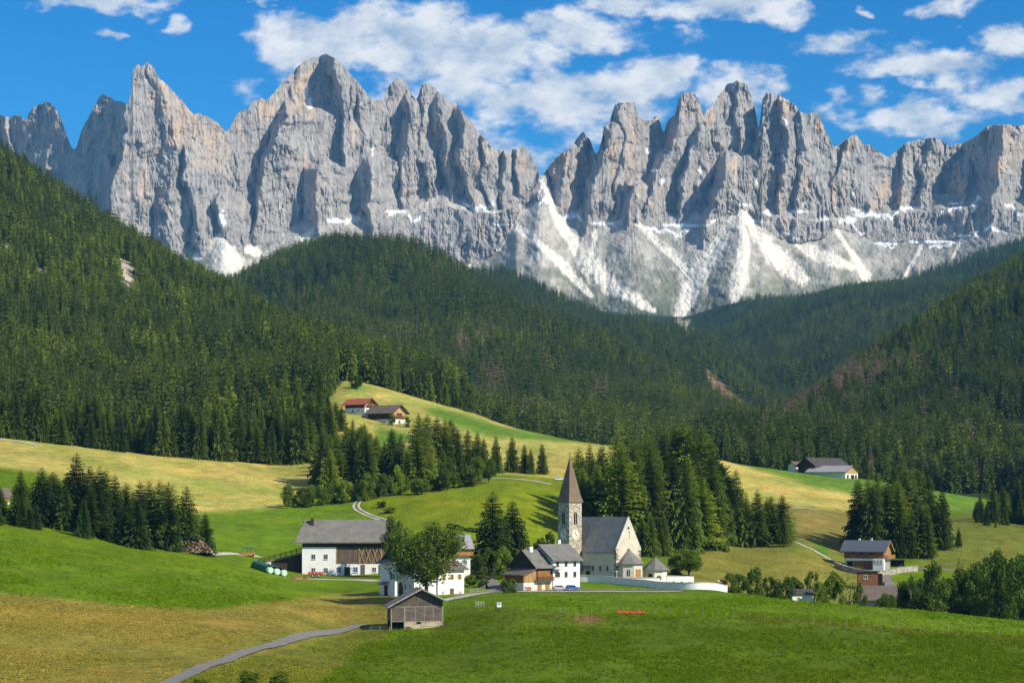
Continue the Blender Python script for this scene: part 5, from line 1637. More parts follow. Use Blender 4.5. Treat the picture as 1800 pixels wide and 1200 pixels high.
def build_farmhouse():
    p = at(531, 1012, 640)
    e = empty("farmhouse", p, R(4))
    tag(e, "large white farmhouse with broad grey roof and dark barn half, left of the village", "farmhouse")
    u = 640 / F
    L = 27.5; W = 13.0; ze = 10.4; zr = 16.6
    MB().box(0, 10.1, 0, W, -2.5, 8.7).build("house_wall", 'white', e)
    MB().box(10.12, L, .15, W, -2.5, 3.6).build("barn_base", 'white', e)
    MB().box(10.12, L, .2, W, 3.6, 8.7).build("barn_wall", 'greywood', e)
    MB().box(.05, L, .1, W - .1, 8.72, ze + .1).build("eaves_boards", 'darkwood', e)
    # cross bracing of the hay loft
    m = MB()
    for i in range(5):
        x = 17.0 + i * 2.0
        m.beam((x, .1, 3.8), (x + 1.6, .1, 8.6), .16, .2); m.beam((x + 1.6, .06, 3.8), (x, .06, 8.6), .16, .2)
    m.build("loft_bracing", 'tanwood', e)
    for x in (10.2, 16.9, 23.6, L - .3): MB().box(x, x + .22, .0, .2, 3.6, 8.7).build("post", 'tanwood', e)
    # roof with the left verge drawn in towards the ridge
    t = .3
    ovf, sl = 1.5, (zr - ze) / (W / 2)
    def rf(x_e, x_r, dz): return [(x_e, -ovf, ze - ovf * sl * .55 + dz), (x_r, W / 2, zr + dz)]
    m = MB()
    xl, xrr = -2.2, L + 1.0
    a0, a1 = (xl, -ovf, ze - .5), (xl + 2.9, W / 2, zr)
    b0, b1 = (xrr, -ovf, ze - .5), (xrr - .5, W / 2, zr)
    c0, c1 = (xl, W + ovf, ze - .5), (xrr, W + ovf, ze - .5)
    up = lambda v, d=t: (v[0], v[1], v[2] + d)
    m.hexa([a0, b0, b1, a1, up(a0), up(b0), up(b1), up(a1)])
    m.hexa([a1, b1, c1, c0, up(a1), up(b1), up(c1), up(c0)])
    roof = m.build("roof", 'slate', e)
    m = MB()
    for i in range(26): m.beam((xl + .6 + i * 1.15, -ovf + .05, ze - .62), (xl + .6 + i * 1.15, .05, ze - .1), .16, .2)
    m.build("rafter_ends", 'palewood', roof)
    MB().prism([(.2, ze + .05), (W - .2, ze + .05), (W / 2, zr - .1)], 0.1, .3, 'x').build("gable_boards", 'darkwood', e)
    ch = chimney(e, 2.9, 4.8, zr - 3.2, zr + .6, 1.0, 'darkwood')
    for x in (3.4, 7.1):
        window(e, (x, 0, 5.8), 0, 1.15, 1.35)
        window(e, (x, 0, 1.7), 0, 1.15, 1.35)
    window(e, (11.0, .15, 1.9), 0, 1.3, 1.5, pane='bluecurt')
    window(e, (16.0, .15, 1.9), 0, 1.3, 1.5, pane='bluecurt')
    for x in (21.6, 25.2): window(e, (x, .15, 1.9), 0, 1.1, 1.2)
    door(e, (13.5, .12, -.6), 0, 1.5, 3.2, 'darkwood')
    for x in (17.6, 23.0): MB().box(x, x + 1.2, -.02, .14, -.8, 3.4).build("buttress", 'greywood', e)
    # loft ramp on the left, part of the same building
    rp = MB().prism([(-13.5, 3.6), (0, 7.3), (0, 7.0), (-6.0, 5.2), (-13.5, 3.2)], 3.5, 8.0, 'y').build("loft_ramp", 'greyboard', e)
    MB().prism([(-13.5, 3.2), (-6.0, 5.1), (-.1, 6.8), (-.1, -1.5), (-4, -.5), (-9, 2.0)], 3.7, 7.8, 'y').build("ramp_wall", 'darkwood', rp)
    MB().prism([(-13.6, 3.3), (-9.4, 4.3), (-9.4, 1.5), (-13.6, 2.4)], 3.4, 3.7, 'y').build("ramp_wing", 'cream', rp)
    m = MB()
    for y in (3.55, 7.95):
        for i in range(9):
            x = -13.2 + i * 1.62; z = 3.6 + (x + 13.5) / 13.5 * 3.7
            m.box(x, x + .12, y - .06, y + .06, z - .2, z + 1.25)
        for dz in (.45, .85, 1.2): m.beam((-13.3, y, 3.65 + dz), (-.1, y, 7.27 + dz), .08, .13)
    m.build("ramp_railing", 'darkwood', rp)

def build_white_house():
    th = R(35)
    p = at(728, 1046, 548)
    e = empty("white_house", p, th)
    tag(e, "white two-winged house behind the large round ash tree", "house")
    W = 13.5
    gable_body(e, 0, 6.9, 0, W, -3, 9.0, 12.8, 'white', "wall")
    gable_roof(e, 0, 6.9, 0, W, 9.0, 12.8, 'slate', ov=1.1, name="roof", ovx=1.6)
    MB().box(-2.6, -.02, 5.2, W - 1.0, -3, 8.3).build("stair_wing_wall", 'white', e)
    MB().prism([(-3.5, 8.0), (-.02, 9.4), (-.02, 9.65), (-3.5, 8.25)], 4.4, W, 'y').build("stair_wing_roof", 'slate', e)
    # right wing
    MB().box(6.92, 15.0, -.6, 8.5, -4, 6.6).build("wing_wall", 'white', e)
    MB().prism([(-1.6, 6.35), (3.9, 8.4), (9.3, 6.35), (9.3, 6.62), (3.9, 8.7), (-1.6, 6.62)], 6.3, 15.9, 'x').build("wing_roof", 'browntile', e)
    for x in (8.6, 11.2, 13.6): window(e, (x, -.6, 4.6), 0, .6, 1.2, pane='glass', frame='ochre', shutter='ochre', sill=False)
    door(e, (11.2, -.62, -.9), 0, .9, 2.4, 'brownwood')
    window(e, (8.4, -.6, .5), 0, .45, .6); window(e, (13.8, -.6, .5), 0, .45, .6)
    window(e, (1.8, 0, 5.2), 0, .8, 1.5); window(e, (4.8, 0, 5.2), 0, .8, 1.5); window(e, (1.8, 0, 1.6), 0, .8, 1.3)
    for y in (2.0, 4.0): window(e, (0, y, 2.2), R(-90), .7, 1.2)
    window(e, (-2.6, 7.0, 5.0), R(-90), .9, 1.9, pane='dark'); door(e, (-2.62, 9.5, -.3), R(-90), 1.3, 2.6, 'darkwood')
    MB().prism([(-4.2, 2.6), (-2.6, 3.2), (-2.6, 3.4), (-4.2, 2.8)], 8.0, 11.2, 'y').build("door_canopy", 'slate', e)
    m = MB()
    for z in (1.4, 3.4, 5.4): m.box(-.06, 0, .6, 5.0, z, z + .08)
    for y in (1.0, 2.9, 4.6): m.box(-.09, -.06, y, y + .08, .4, 6.4)
    m.build("trellis", 'palewood', e)

def build_timber_house():
    p = at(770, 1003, 606)
    e = empty("timber_gabled_house", p, R(14))
    tag(e, "white house with grey roof and honey-coloured timber gable half hidden behind the ash tree", "house")
    L, W = 9.4, 9.5
    gable_body(e, 0, L, 0, W, -3, 6.9, 10.0, 'white', "wall")
    gable_roof(e, 0, L, 0, W, 6.9, 10.0, 'paleroof', ov=1.1, name="roof", ovx=1.0)
    MB().prism([(.05, 4.6), (W - .05, 4.6), (W - .05, 6.8), (W / 2, 9.8), (.05, 6.8)], L, L + .08, 'x').build("gable_boards", 'orangewood', e)
    MB().box(4.5, L + .04, -.08, 0, 4.5, 6.8).build("front_boards", 'orangewood', e)
    balcony(e, 3.0, L + .6, -.02, 4.5, 1.1, 1.0, 'orangewood')
    for x in (2.0, 5.5, 8.0): window(e, (x, 0, 2.4), 0, .8, 1.1)

def build_chalet():
    p = at(1484, 1002, 722)
    e = empty("chalet", p, R(-25))
    tag(e, "brown wooden chalet with dark blue-grey roof and orange timber gable on the right", "chalet")
    L, W = 13.6, 9.0
    MB().box(.2, L - .1, .1, W - .1, -3, 3.4).build("stone_base", 'rubble', e)
    MB().box(0, L, 0, W, 3.42, 4.1).build("plaster_band", 'white', e)
    gable_body(e, 0, L, 0, W, 4.12, 7.0, 9.9, 'brownwood', "upper_wall")
    gable_roof(e, 0, L, 0, W, 7.0, 9.9, 'metalroof', ov=1.2, name="roof", ovx=1.1, purlin='orangewood')
    MB().prism([(.05, 4.3), (W - .05, 4.3), (W - .05, 6.95), (W / 2, 9.75), (.05, 6.95)], L, L + .1, 'x').build("gable_boards", 'orangewood', e)
    balcony(e, -W + .2, -.2, 0, 4.3, 1.4, 1.0, 'orangewood', rz=R(90), loc=(L + .1, W, 0)) if False else None
    b = MB().box(L + .1, L + 1.5, -.8, W + .4, 4.15, 4.3).build("balcony", 'orangewood', e)
    m = MB().box(L + 1.42, L + 1.5, -.8, W + .4, 5.2, 5.32)
    for i in range(30): m.box(L + 1.43, L + 1.48, -.75 + i * .34, -.55 + i * .34, 4.3, 5.2)
    m.box(L + .1, L + 1.42, -.8, -.72, 5.2, 5.32)
    for i in range(5): m.box(L + .15 + i * .26, L + .32 + i * .26, -.79, -.73, 4.3, 5.2)
    m.build("railing", 'orangewood', b)
    for y in (2.4, 6.4): window(e, (L + .1, y, 5.6), R(90), 1.0, 1.3, frame='trim')
    window(e, (L + .1, W / 2, 8.2), R(90), .9, .9, frame='trim')
    m = MB()
    for y in (1.2, 3.2, 5.8, 7.8): m.box(L + .1, L + .24, y - .09, y + .09, 4.3, 6.9)
    m.build("gable_posts", 'tanwood', e)
    for x in (3.0, 6.0, 9.5): window(e, (x, 0, 5.6), 0, 1.0, .9, frame='woodtrim')
    # white corner block with open ground floor
    MB().box(L - 3.2, L + .5, -1.8, -.02, -3.5, 4.1).build("corner_block", 'white', e)
    for x in (L - 2.5, L - 1.4, L - .3): window(e, (x, -1.8, 3.0), 0, .45, 1.2, sill=False)
    MB().box(L - 2.6, L - .2, -1.84, -1.76, -1.2, -.6).build("vent_slot", 'dark', e)
    g = MB().box(3.4, 9.6, -.06, .06, .8, 3.2).build("garage_front", 'brownwood', e)
    MB().box(1.0, 3.0, -.06, .08, .4, 3.1).build("garage_opening", 'dark', e)
    for x in (4.0, 8.2):
        chimney(e, x, W / 2 + .1, 9.0, 10.8, .6, 'white')

def build_hill_farm_right():
    p = at(1434, 833, 1150)
    e = empty("hill_barn", p, R(32))
    tag(e, "long dark-roofed barn with white wall on the green hill at the right", "barn")
    L, W = 22, 14.5
    gable_body(e, 0, L, 0, W, -4, 4.8, 8.8, 'white', "wall")
    MB().prism([(.1, -3), (W - .1, -3), (W - .1, 4.8), (W / 2, 8.7), (.1, 4.8)], -.1, 0, 'x').build("gable_boards", 'darkwood', e)
    gable_roof(e, 0, L, 0, W, 4.8, 8.8, 'darkroof', ov=1.2, name="roof", ovx=1.4)
    MB().box(-.2, -.1, 5.5, 9.0, -3, 3.6).build("barn_door", 'greywood', e)
    MB().box(9, 13, -.08, 0, 1.0, 2.6).build("stable_window", 'glass', e)
    p = at(1486, 838, 1135)
    e = empty("hill_stable", p, R(-32))
    tag(e, "low tan-gabled stable with pale sheet roof beside the dark-roofed hill barn", "stable")
    # gable to the right front
    L, W = 22, 17
    gable_body(e, -L, 0, 0, W, -5, 3.0, 6.0, 'cream', "wall")
    MB().prism([(.1, 1.9), (W - .1, 1.9), (W - .1, 2.95), (W / 2, 5.9), (.1, 2.95)], 0, .1, 'x').build("gable_boards", 'tanwood', e)
    gable_roof(e, -L, 0, 0, W, 3.0, 6.0, 'paleroof', ov=1.3, name="roof", ovx=1.0)
    for y, w in ((2.0, 2.2), (7.2, 4.6), (12.8, 2.6)):
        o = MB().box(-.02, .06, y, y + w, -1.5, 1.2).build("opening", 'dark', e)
        MB().box(.03, .10, y - .15, y, -1.5, 1.3).box(.03, .10, y + w, y + w + .15, -1.5, 1.3).build("opening_frame", 'trim', o)
    p = at(1399, 826, 1165)
    e = empty("hill_cottage", p, R(30))
    tag(e, "little dark-roofed cottage at the left end of the right hill farm", "cottage")
    gable_body(e, 0, 6, 0, 7, -3, 2.8, 4.6, 'cream', "wall")
    gable_roof(e, 0, 6, 0, 7, 2.8, 4.6, 'browntile', ov=.9, name="roof")
    window(e, (2, 0, 1.2), 0, .9, 1.0)

def hill_house(name, label, px, py, D, rz, L, W, ze, zr, roof, lower=3.4):
    p = at(px, py, D)
    e = empty(name, p, rz)
    tag(e, label, "farmhouse")
    MB().box(-L, 0, 0, W, -4, lower).build("lower_wall", 'white', e)
    gable_body(e, -L, -.02, .02, W - .02, lower + .02, ze, zr, 'tanwood', "upper_wall")
    MB().box(-L + .1, -.4, -.05, .02, lower + .1, ze - .1).build("side_boards", 'darkwood', e)
    gable_roof(e, -L, 0, 0, W, ze, zr, roof, ov=1.3, name="roof", ovx=1.5)
    b = MB().box(0, 1.1, 1.2, W - 1.2, lower + .9, lower + 1.05).build("balcony", 'brownwood', e)
    m = MB().box(1.03, 1.1, 1.2, W - 1.2, lower + 1.95, lower + 2.05)
    n = int((W - 2.4) / .4)
    for i in range(n): m.box(1.04, 1.09, 1.25 + i * .4, 1.5 + i * .4, lower + 1.05, lower + 1.95)
    m.build("railing", 'brownwood', b)
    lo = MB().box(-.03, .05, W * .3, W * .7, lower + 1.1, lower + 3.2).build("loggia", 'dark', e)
    for y in (W * .36, W * .5, W * .64): MB().box(.04, .1, y - .12, y + .12, lower + 1.1, lower + 3.2).build("loggia_post", 'orangewood', lo)
    for y in (1.6, W - 1.6): window(e, (0, y, lower - 1.4), R(90), .9, 1.2)
    door(e, (.0, W / 2, lower - 3.0), R(90), 1.4, 2.4, 'brownwood')
    for x in (-L * .3, -L * .6): window(e, (x, 0, lower - 1.4), 0, .9, 1.1)
    return e

def build_valley_buildings():
    # shed and flat roofs half hidden behind the front meadow on the right
    p = at(1508, 1022, 664)
    e = empty("brown_shed", p, R(-6))
    tag(e, "small brown flat-roofed shed below the chalet driveway", "shed")
    MB().box(0, 6.2, 0, 4.5, -2.5, 3.1).build("wall", 'brownwood', e)
    MB().box(-.4, 6.8, -.5, 5.0, 3.12, 3.36).build("roof", 'darkroof', e)
    MB().box(6.21, 7.6, .4, 4.2, -2.5, 2.5).build("lean_to", 'dark', e)
    window(e, (2.4, 0, 1.5), 0, 1.1, 1.1)
    p = at(1535, 1078, 596)
    e = empty("grey_roofed_house", p, R(-8))
    tag(e, "low house with big grey-brown roof half sunk behind the front meadow", "house")
    gable_body(e, -4, 9.6, 0, 10.0, -3, 4.2, 7.4, 'cream', "wall")
    gable_roof(e, -4, 9.6, 0, 10.0, 4.2, 7.4, 'browntile', ov=1.0, name="roof")
    chimney(e, 3.0, 6.4, 6.4, 8.4, .7, 'darkwood')
    p = at(1393, 1066, 590)
    e = empty("white_shed", p, R(10))
    tag(e, "small white shed between the bushes right of the churchyard", "shed")
    gable_body(e, 0, 6, 0, 4.5, -2, 3.6, 4.6, 'white', "wall")
    gable_roof(e, 0, 6, 0, 4.5, 3.6, 4.6, 'darkroof', ov=.5, name="roof")
    window(e, (1.8, 0, 2.2), 0, .7, .8)
    # house cut by the left edge
    p = at(-24, 896, 690)
    e = empty("edge_house", p, R(25))
    tag(e, "timber and white house cut off by the left edge of the picture", "house")
    MB().box(0, 7.4, 0, 8, -3, 2.6).build("lower_wall", 'white', e)
    gable_body(e, 0, 7.4, .02, 7.98, 2.62, 4.4, 6.8, 'orangewood', "upper_wall")
    gable_roof(e, 0, 7.4, 0, 8, 4.4, 6.8, 'browntile', ov=1.0, name="roof")
    for x in (2.5, 5.4): window(e, (x, 0, 1.2), 0, .9, 1.1)
    balcony(e, .4, 7.2, -.02, 2.7, 1.0, .9, 'orangewood')

build_church(); build_chapel(); build_village_house(); build_field_barn(); build_farmhouse()
build_white_house(); build_timber_house(); build_chalet(); build_hill_farm_right()
hill_house("hill_farmhouse", "timber-gabled farmhouse with brown roof on the pale hay slope, left of centre", 722 - 32, 748, 1080, R(-35), 16, 11.2, 7.0, 10.6, 'browntile')
hill_house("red_roofed_farmhouse", "red-roofed farmhouse peeping over the trees on the hay slope", 641, 728, 1095, R(-35), 13, 8.5, 5.6, 8.2, 'redtile')
build_valley_buildings()
# ------------------------------------------------------------------ roads, walls, fences
def Dof(px, py, lo, hi):
    """distance at which the meadow passes through a row of the photograph"""
    D = np.linspace(lo, hi, 240)
    x = (px - 900) / F * D
    rows = HY - (ground.z(x, D) - ZC) * F / D
    return float(D[np.argmin(np.abs(rows - py))])
def gp(px, py, lo, hi): return gat(px, Dof(px, py, lo, hi))

def spline(pts, n=10):
    P = [Vector(p) for p in pts]
    P = [P[0] * 2 - P[1]] + P + [P[-1] * 2 - P[-2]]
    out = []
    for i in range(1, len(P) - 2):
        for k in range(n):
            t = k / n
            a, b, c, d = P[i - 1], P[i], P[i + 1], P[i + 2]
            out.append(.5 * ((2 * b) + (c - a) * t + (2 * a - 5 * b + 4 * c - d) * t * t + (3 * b - a - 3 * c + d) * t ** 3))
    out.append(P[-2])
    return out

def ribbon(name, pts, widths, mat, dz=.10, n=12, kerb=0):
    """pts: ground points; widths: list of (offset0, offset1) strips laid on the meadow"""
    L = spline([(p[0], p[1], 0) for p in pts], n)
    V, Fc = [], []
    for o0, o1 in widths:
        K = 4
        base = len(V)
        for i, p in enumerate(L):
            d = (L[min(i + 1, len(L) - 1)] - L[max(i - 1, 0)]).normalized()
            s = Vector((d.y, -d.x, 0))
            wob = .12 * math.sin(i * 1.7) + .08 * math.sin(i * .61)
            for k in range(K):
                q = p + s * (o0 + (o1 - o0) * k / (K - 1) + (wob if k in (0, K - 1) else 0) * (1 if k else -1) * .6)
                V.append((q.x, q.y, gz(q.x, q.y) + dz))
        for i in range(len(L) - 1):
            for k in range(K - 1):
                a = base + i * K + k
                Fc.append((a, a + 1, a + K + 1, a + K))
    me = mesh_np(name, V, Fc, M[mat], True)
    o = link(bpy.data.objects.new(name, me))
    tag(o, kind='structure')
    return o

ribbon("farm_lane", [gp(a, b, 250, 520) for a, b in ((270,1212),(330,1186),(380,1166),(440,1144),(500,1128),(560,1114),(620,1103),(652,1098))], [(-1.4, 1.4)], 'asphalt', .2)
ribbon("farm_track", [gp(a, b, 680, 860) for a, b in ((668,871),(645,875),(630,882),(626,890),(633,898),(655,908),(690,918))], [(-1.4, -.45), (.45, 1.4)], 'gravel', .12)
ribbon("road", [gp(a, b, 830, 990) for a, b in ((830,843),(870,841),(905,842),(940,846),(968,851))], [(-2.4, 2.4)], 'concrete', .15)
ribbon("forest_road", [gp(a, b, 930, 1000) for a, b in ((-40,768),(0,772),(35,777),(66,783))], [(-2.0, 2.0)], 'concrete', .2)
VR = [gat(a, d) for a, d in ((775, 534), (800, 540), (835, 550), (868, 556), (910, 557), (960, 556), (1020, 557), (1080, 557), (1140, 557), (1196, 556))]
ribbon("village_road", VR, [(-1.9, 1.9)], 'concrete', .12)
ribbon("village_lane", [gat(a, d) for a, d in ((868, 557), (872, 575), (860, 600), (840, 625), (815, 650))], [(-2, 2)], 'asphalt', .14)
ribbon("chalet_drive", [gp(a, b, 620, 760) for a, b in ((1690,1004),(1640,1000),(1600,999),(1572,1001),(1558,1008),(1552,1018),(1565,1030))], [(-2.6, 2.6)], 'asphalt', .14)
ribbon("meadow_path", [gp(a, b, 700, 900) for a, b in ((1395,952),(1420,962),(1450,978),(1475,992))], [(-.7, .7)], 'gravel', .12)
ribbon("hill_track", [gp(a, b, 840, 960) for a, b in ((1386,892),(1410,893),(1435,897))], [(-1.0, 1.0)], 'gravel', .14)
ribbon("yard", [gp(a, b, 590, 660) for a, b in ((520,1016),(560,1018),(620,1019),(665,1021))], [(-2.2, 2.2)], 'gravel', .12)
ribbon("farm_yard_track", [gp(a, b, 630, 700) for a, b in ((370,974),(400,973),(430,975),(456,978))], [(-1.6, 1.6)], 'gravel', .12)
ribbon("trodden_path", [gp(a, b, 300, 480) for a, b in ((978,1082),(970,1100),(968,1120),(975,1145),(985,1165),(978,1185))], [(-.12, .12)], 'drygrass' if 'drygrass' in M else 'gravel', .05)

def garden_wall(name, label, pts, h, t, mat, cap='cap', cat="wall", sub=10):
    L = spline([(p[0], p[1], 0) for p in pts], sub)
    def strip(w, z0, z1, m, nm, par):
        V, Fc = [], []
        for i, p in enumerate(L):
            d = (L[min(i + 1, len(L) - 1)] - L[max(i - 1, 0)]).normalized()
            s = Vector((d.y, -d.x, 0)) * w / 2
            g = gz(p.x, p.y)
            for q, z in ((p - s, z0), (p + s, z0), (p + s, z1), (p - s, z1)):
                V.append((q.x - org.x, q.y - org.y, g + z - org.z))
        for i in range(len(L) - 1):
            a = i * 4
            for k in range(4): Fc.append((a + k, a + (k + 1) % 4, a + 4 + (k + 1) % 4, a + 4 + k))
        n = len(V) - 4
        Fc.append((0, 1, 2, 3)); Fc.append((n + 3, n + 2, n + 1, n))
        me = mesh_np(nm, V, Fc, M[m], False)
        return link(bpy.data.objects.new(nm, me), par)
    org = Vector((L[0].x, L[0].y, gz(L[0].x, L[0].y)))
    e = empty(name, org)
    tag(e, label, cat)
    strip(t, -1.2, h, mat, "wall_face", e)
    strip(t + .22, h + .004, h + .16, cap, "coping", e)
    return e
garden_wall("churchyard_wall", "long pale curved wall around the churchyard in front of the church", [gat(a, d) for a, d in ((1020,598),(1045,596),(1085,590),(1130,579),(1170,571),(1200,566),(1230,565),(1256,569),(1274,579),(1277,592),(1262,606))], 1.75, .5, 'white')
garden_wall("inner_wall", "straight white wall inside the churchyard below the church porch", [gat(a, d) for a, d in ((1096,590),(1130,589),(1160,590))], 1.9, .45, 'white')
garden_wall("cemetery_wall", "short white cemetery wall right of the small chapel", [gat(a, d) for a, d in ((1172,597),(1195,598),(1219,600))], 2.2, .45, 'white')
garden_wall("retaining_wall", "grey rubble retaining wall below the brown chalet", [gat(a, d) for a, d in ((1468,715),(1490,707),(1530,702),(1565,706),(1590,716),(1612,722))], 1.7, .8, 'rubble', 'rubble')

def fence(name, label, pts, step=2.6, h=1.15, rails=(.45, .95), mat='palewood', pw=.12, rail=.09, cat="fence"):
    L = spline([(p[0], p[1], 0) for p in pts], 24)
    # even spacing
    acc = [0]
    for a, b in zip(L[:-1], L[1:]): acc.append(acc[-1] + (b - a).length)
    n = max(2, int(acc[-1] / step))
    org = Vector((L[0].x, L[0].y, gz(L[0].x, L[0].y)))
    e = empty(name, org); tag(e, label, cat)
    P = []
    for i in range(n + 1):
        s = acc[-1] * i / n
        k = min(max(np.searchsorted(acc, s) - 1, 0), len(L) - 2)
        f = (s - acc[k]) / max(acc[k + 1] - acc[k], 1e-6)
        q = L[k].lerp(L[k + 1], f)
        P.append(Vector((q.x, q.y, gz(q.x, q.y))) - org)
    m = MB().box(-pw / 2, pw / 2, -pw / 2, pw / 2, -.4, h)
    proto = m.build("post", mat, e); proto.location = P[0]
    for p in P[1:]:
        o = proto.copy(); COL.objects.link(o); o.parent = e; o.location = p
        o.rotation_euler = (random.uniform(-.04, .04), random.uniform(-.04, .04), random.uniform(0, 1))
    for a, b in zip(P[:-1], P[1:]):
        for z in rails:
            MB().beam(a + Vector((0, -.06, z)), b + Vector((0, -.06, z)), .05, rail).build("rail", mat, e)
    return e
random.seed(4)
fence("rail_fence", "weathered rail fence along the front of the village road", [p + Vector((0, -3.4, 0)) for p in VR[1:]], 3.0)
fence("lane_fence", "short rail fence behind the village road near the big spruces", [gat(a, d) for a, d in ((826, 556), (848, 566), (858, 585))], 2.6)
fence("barn_fence", "two-rail fence left of the old field barn", [gat(a, d) for a, d in ((652, 468), (668, 467), (685, 466))], 2.2, 1.2)
fence("wire_fence", "row of thin wooden posts across the front meadow on the right", [gp(a, b, 400, 520) for a, b in ((985,1076),(1100,1078),(1250,1082),(1400,1092),(1550,1104),(1700,1112),(1810,1122))], 3.6, 1.35, (), 'palewood', .09)
fence("hill_fence", "thin fence along the meadow edge above the old chalet path", [gp(a, b, 840, 980) for a, b in ((1640,903),(1670,898),(1700,900),(1730,905))], 5, 1.1, (.9,), 'palewood', .14)

# ------------------------------------------------------------------ leafy trees and bushes
def lt(name, key, px, D, top, wpx, tint, label, cat, group=None, base=None):
    p = gat(px, D)
    h = ((gpy(px, D) if base is None else base) - top) * D / F
    w = wpx * D / F / .92
    return leafy(name, key, p.x, p.y, p.z, h, w, tint, label, cat, group)
lt("ash_tree", 'ash', 750, 530, 908, 150, 1.0, "large round ash tree in front of the white house", "tree")
lt("birch_tree", 'tree0', 688, 628, 898, 48, .75, "pale green leafy tree at the right end of the big farmhouse", "tree")
lt("sapling", 'tree1', 704, 540, 1016, 10, .8, "young sapling at the left wall of the white house", "tree")
lt("round_tree", 'tree1', 1211, 636, 955, 66, .25, "big round tree on the slope right of the chapel", "tree")
lt("bush", 'bushy0', 1185, 640, 975, 40, .3, "bush between the chapel and the big round tree", "bush")
lt("willow_bush", 'bushy2', 294, 626, 908, 46, .8, "greyish round willow at the foot of the left grove", "bush")
lt("bush", 'bushy1', 670, 790, 878, 22, .3, "dark bush beside the bend of the gravel track", "bush")
lt("bush", 'bushy0', 686, 775, 890, 30, .45, "broad bush just right of the gravel track bend", "bush")
lt("hill_bush", 'bushy1', 625, Dof(625, 683, 1040, 1250), 655, 30, .2, "single round bush on the upper hay slope", "bush")
lt("bush", 'bushy0', 822, 1215, 674, 26, .6, "light bush on the crest of the hay hill", "bush")
lt("bush", 'bushy2', 782, 1225, 666, 20, .5, "slim bush on the crest of the hay hill, left of the light one", "bush")
lt("bush", 'bushy1', 689, 1074, 722, 16, .35, "bush before the long side of the hill farmhouse", "bush")
lt("bush", 'bushy0', 716, 1070, 730, 13, .3, "small bush at the gable of the hill farmhouse", "bush")
for i, (px, D, top, w, ti, lb) in enumerate([
    (846, 575, 998, 34, .35, "rounded bush beside the right wing of the white house"), (828, 580, 1005, 24, .45, "smaller bush against the right wing of the white house"),
    (862, 612, 956, 44, .4, "dense leafy tree under the taller ragged spruce"), (840, 618, 970, 36, .2, "dark leafy bush left of the ragged spruces"), (884, 604, 950, 40, .55, "light green tree between the ragged spruce and the brown barn"),
    (948, 640, 938, 34, .45, "leafy tree left of the church tower foot"), (966, 634, 930, 30, .15, "dark tree hugging the church tower"), (935, 645, 948, 26, .7, "pale bush on the slope left of the tower"),
    (887, 552, 1014, 20, .05, "bluish bush in front of the brown barn"), (901, 552, 1014, 18, .45, "green bush in front of the brown barn, next to the bluish one")]):
    lt("bush", f"bushy{i % 3}", px, D, top, w, ti, lb, "bush")
r = random.Random(12)
for i in range(9):
    lt("hedge_bush", f"bushy{i % 3}", 790 + i * 7.5, 728 - i * 2, gpy(790 + i * 7.5, 728 - i * 2) - r.uniform(7, 11), 14, .25, f"{ORD[i]} low bush from the left in the hedge row above the white house", "bush", "hedge row")
# under-storey of the mixed wood and the forest corner
for i in range(26):
    px = 505 + i * 14 + r.uniform(-5, 5)
    D = Dof(px, np.interp(px, [505, 640, 880], [897, 880, 852]), 770, 900) + r.uniform(0, 14)
    lt("leafy_tree", ['tree0', 'tree1', 'bushy0', 'bushy1'][i % 4], px, D, gpy(px, D) - r.uniform(22, 58), r.uniform(24, 40), r.uniform(.3, .8), "leafy tree or shrub along the front edge of the mixed wood", "tree", "shrubs fronting the mixed wood")
for i in range(9):
    px = 1165 + i * 25 + r.uniform(-8, 8); D = Dof(px, 950 + r.uniform(-4, 6), 690, 790)
    lt("shrub", f"bushy{i % 3}", px, D, gpy(px, D) - r.uniform(9, 18), r.uniform(20, 34), r.uniform(.4, .8), "low shrub along the lower edge of the wood behind the church", "bush", "shrubs below the church wood")
# bushes right of the churchyard
for i, (px, top, w, ti) in enumerate([(1283, 1004, 34, .3), (1300, 1000, 40, .1), (1326, 990, 44, .3), (1352, 1010, 36, .1), (1376, 1004, 46, .15), (1398, 1006, 40, .2), (1428, 998, 38, .5), (1448, 1010, 36, .4), (1468, 994, 50, .55), (1510, 1020, 30, .3)]):
    lt("bush", f"bushy{i % 3}", px, 585 + (i % 4) * 9, top, w, ti, f"{ORD[i]} leafy bush from the left in the row right of the churchyard", "bush", "bush row right of the churchyard")
lt("bare_tree", 'sparse', 1492, 560, 1005, 56, .4, "nearly bare grey tree behind the front meadow crest", "tree")
lt("bare_tree", 'sparse', 1687, 640, 955, 24, .2, "thin bare tree standing among the dark bushes at the right", "tree")
# dark band of trees at the lower right
vt = [(1560,1038,26,.05),(1585,1028,30,.1),(1596,1006,28,.25),(1608,1000,22,.4),(1630,1005,34,.3),(1642,978,42,.5),(1660,1000,34,.1),(1672,1016,30,.05),(1690,990,40,.3),(1705,1000,36,.15),(1722,965,46,.3),(1738,978,40,.1),(1752,955,44,.35),(1765,972,44,.08),(1782,950,50,.2),(1800,962,50,.1),(1822,955,50,.1),(1548,1046,24,.02),(1618,1040,30,.02),(1645,1040,34,.02),(1700,1040,36,.02),(1740,1036,40,.03),(1780,1040,40,.03),(1575,1050,26,.02)]
for i, (px, top, w, ti) in enumerate(vt):
    lt("valley_tree", ['tree0', 'bushy0', 'tree1', 'bushy1'][i % 4], px, 548 + (i * 37) % 60, top, w * 1.5, ti * .35, "dark leafy tree in the band behind the front meadow, lower right", "tree", "dark tree band at the lower right")
for px, top, w, lb in ((1592, 1020, 26, "slim young spruce at the left end of the dark tree band"), (1760, 1000, 30, "spruce standing within the dark tree band")):
    p = gat(px, 560); conifer_tree(p.x, p.y, p.z, (gpy(px, 560) - top) * 560 / F, S_, .05, lb, None, fat=1.6)
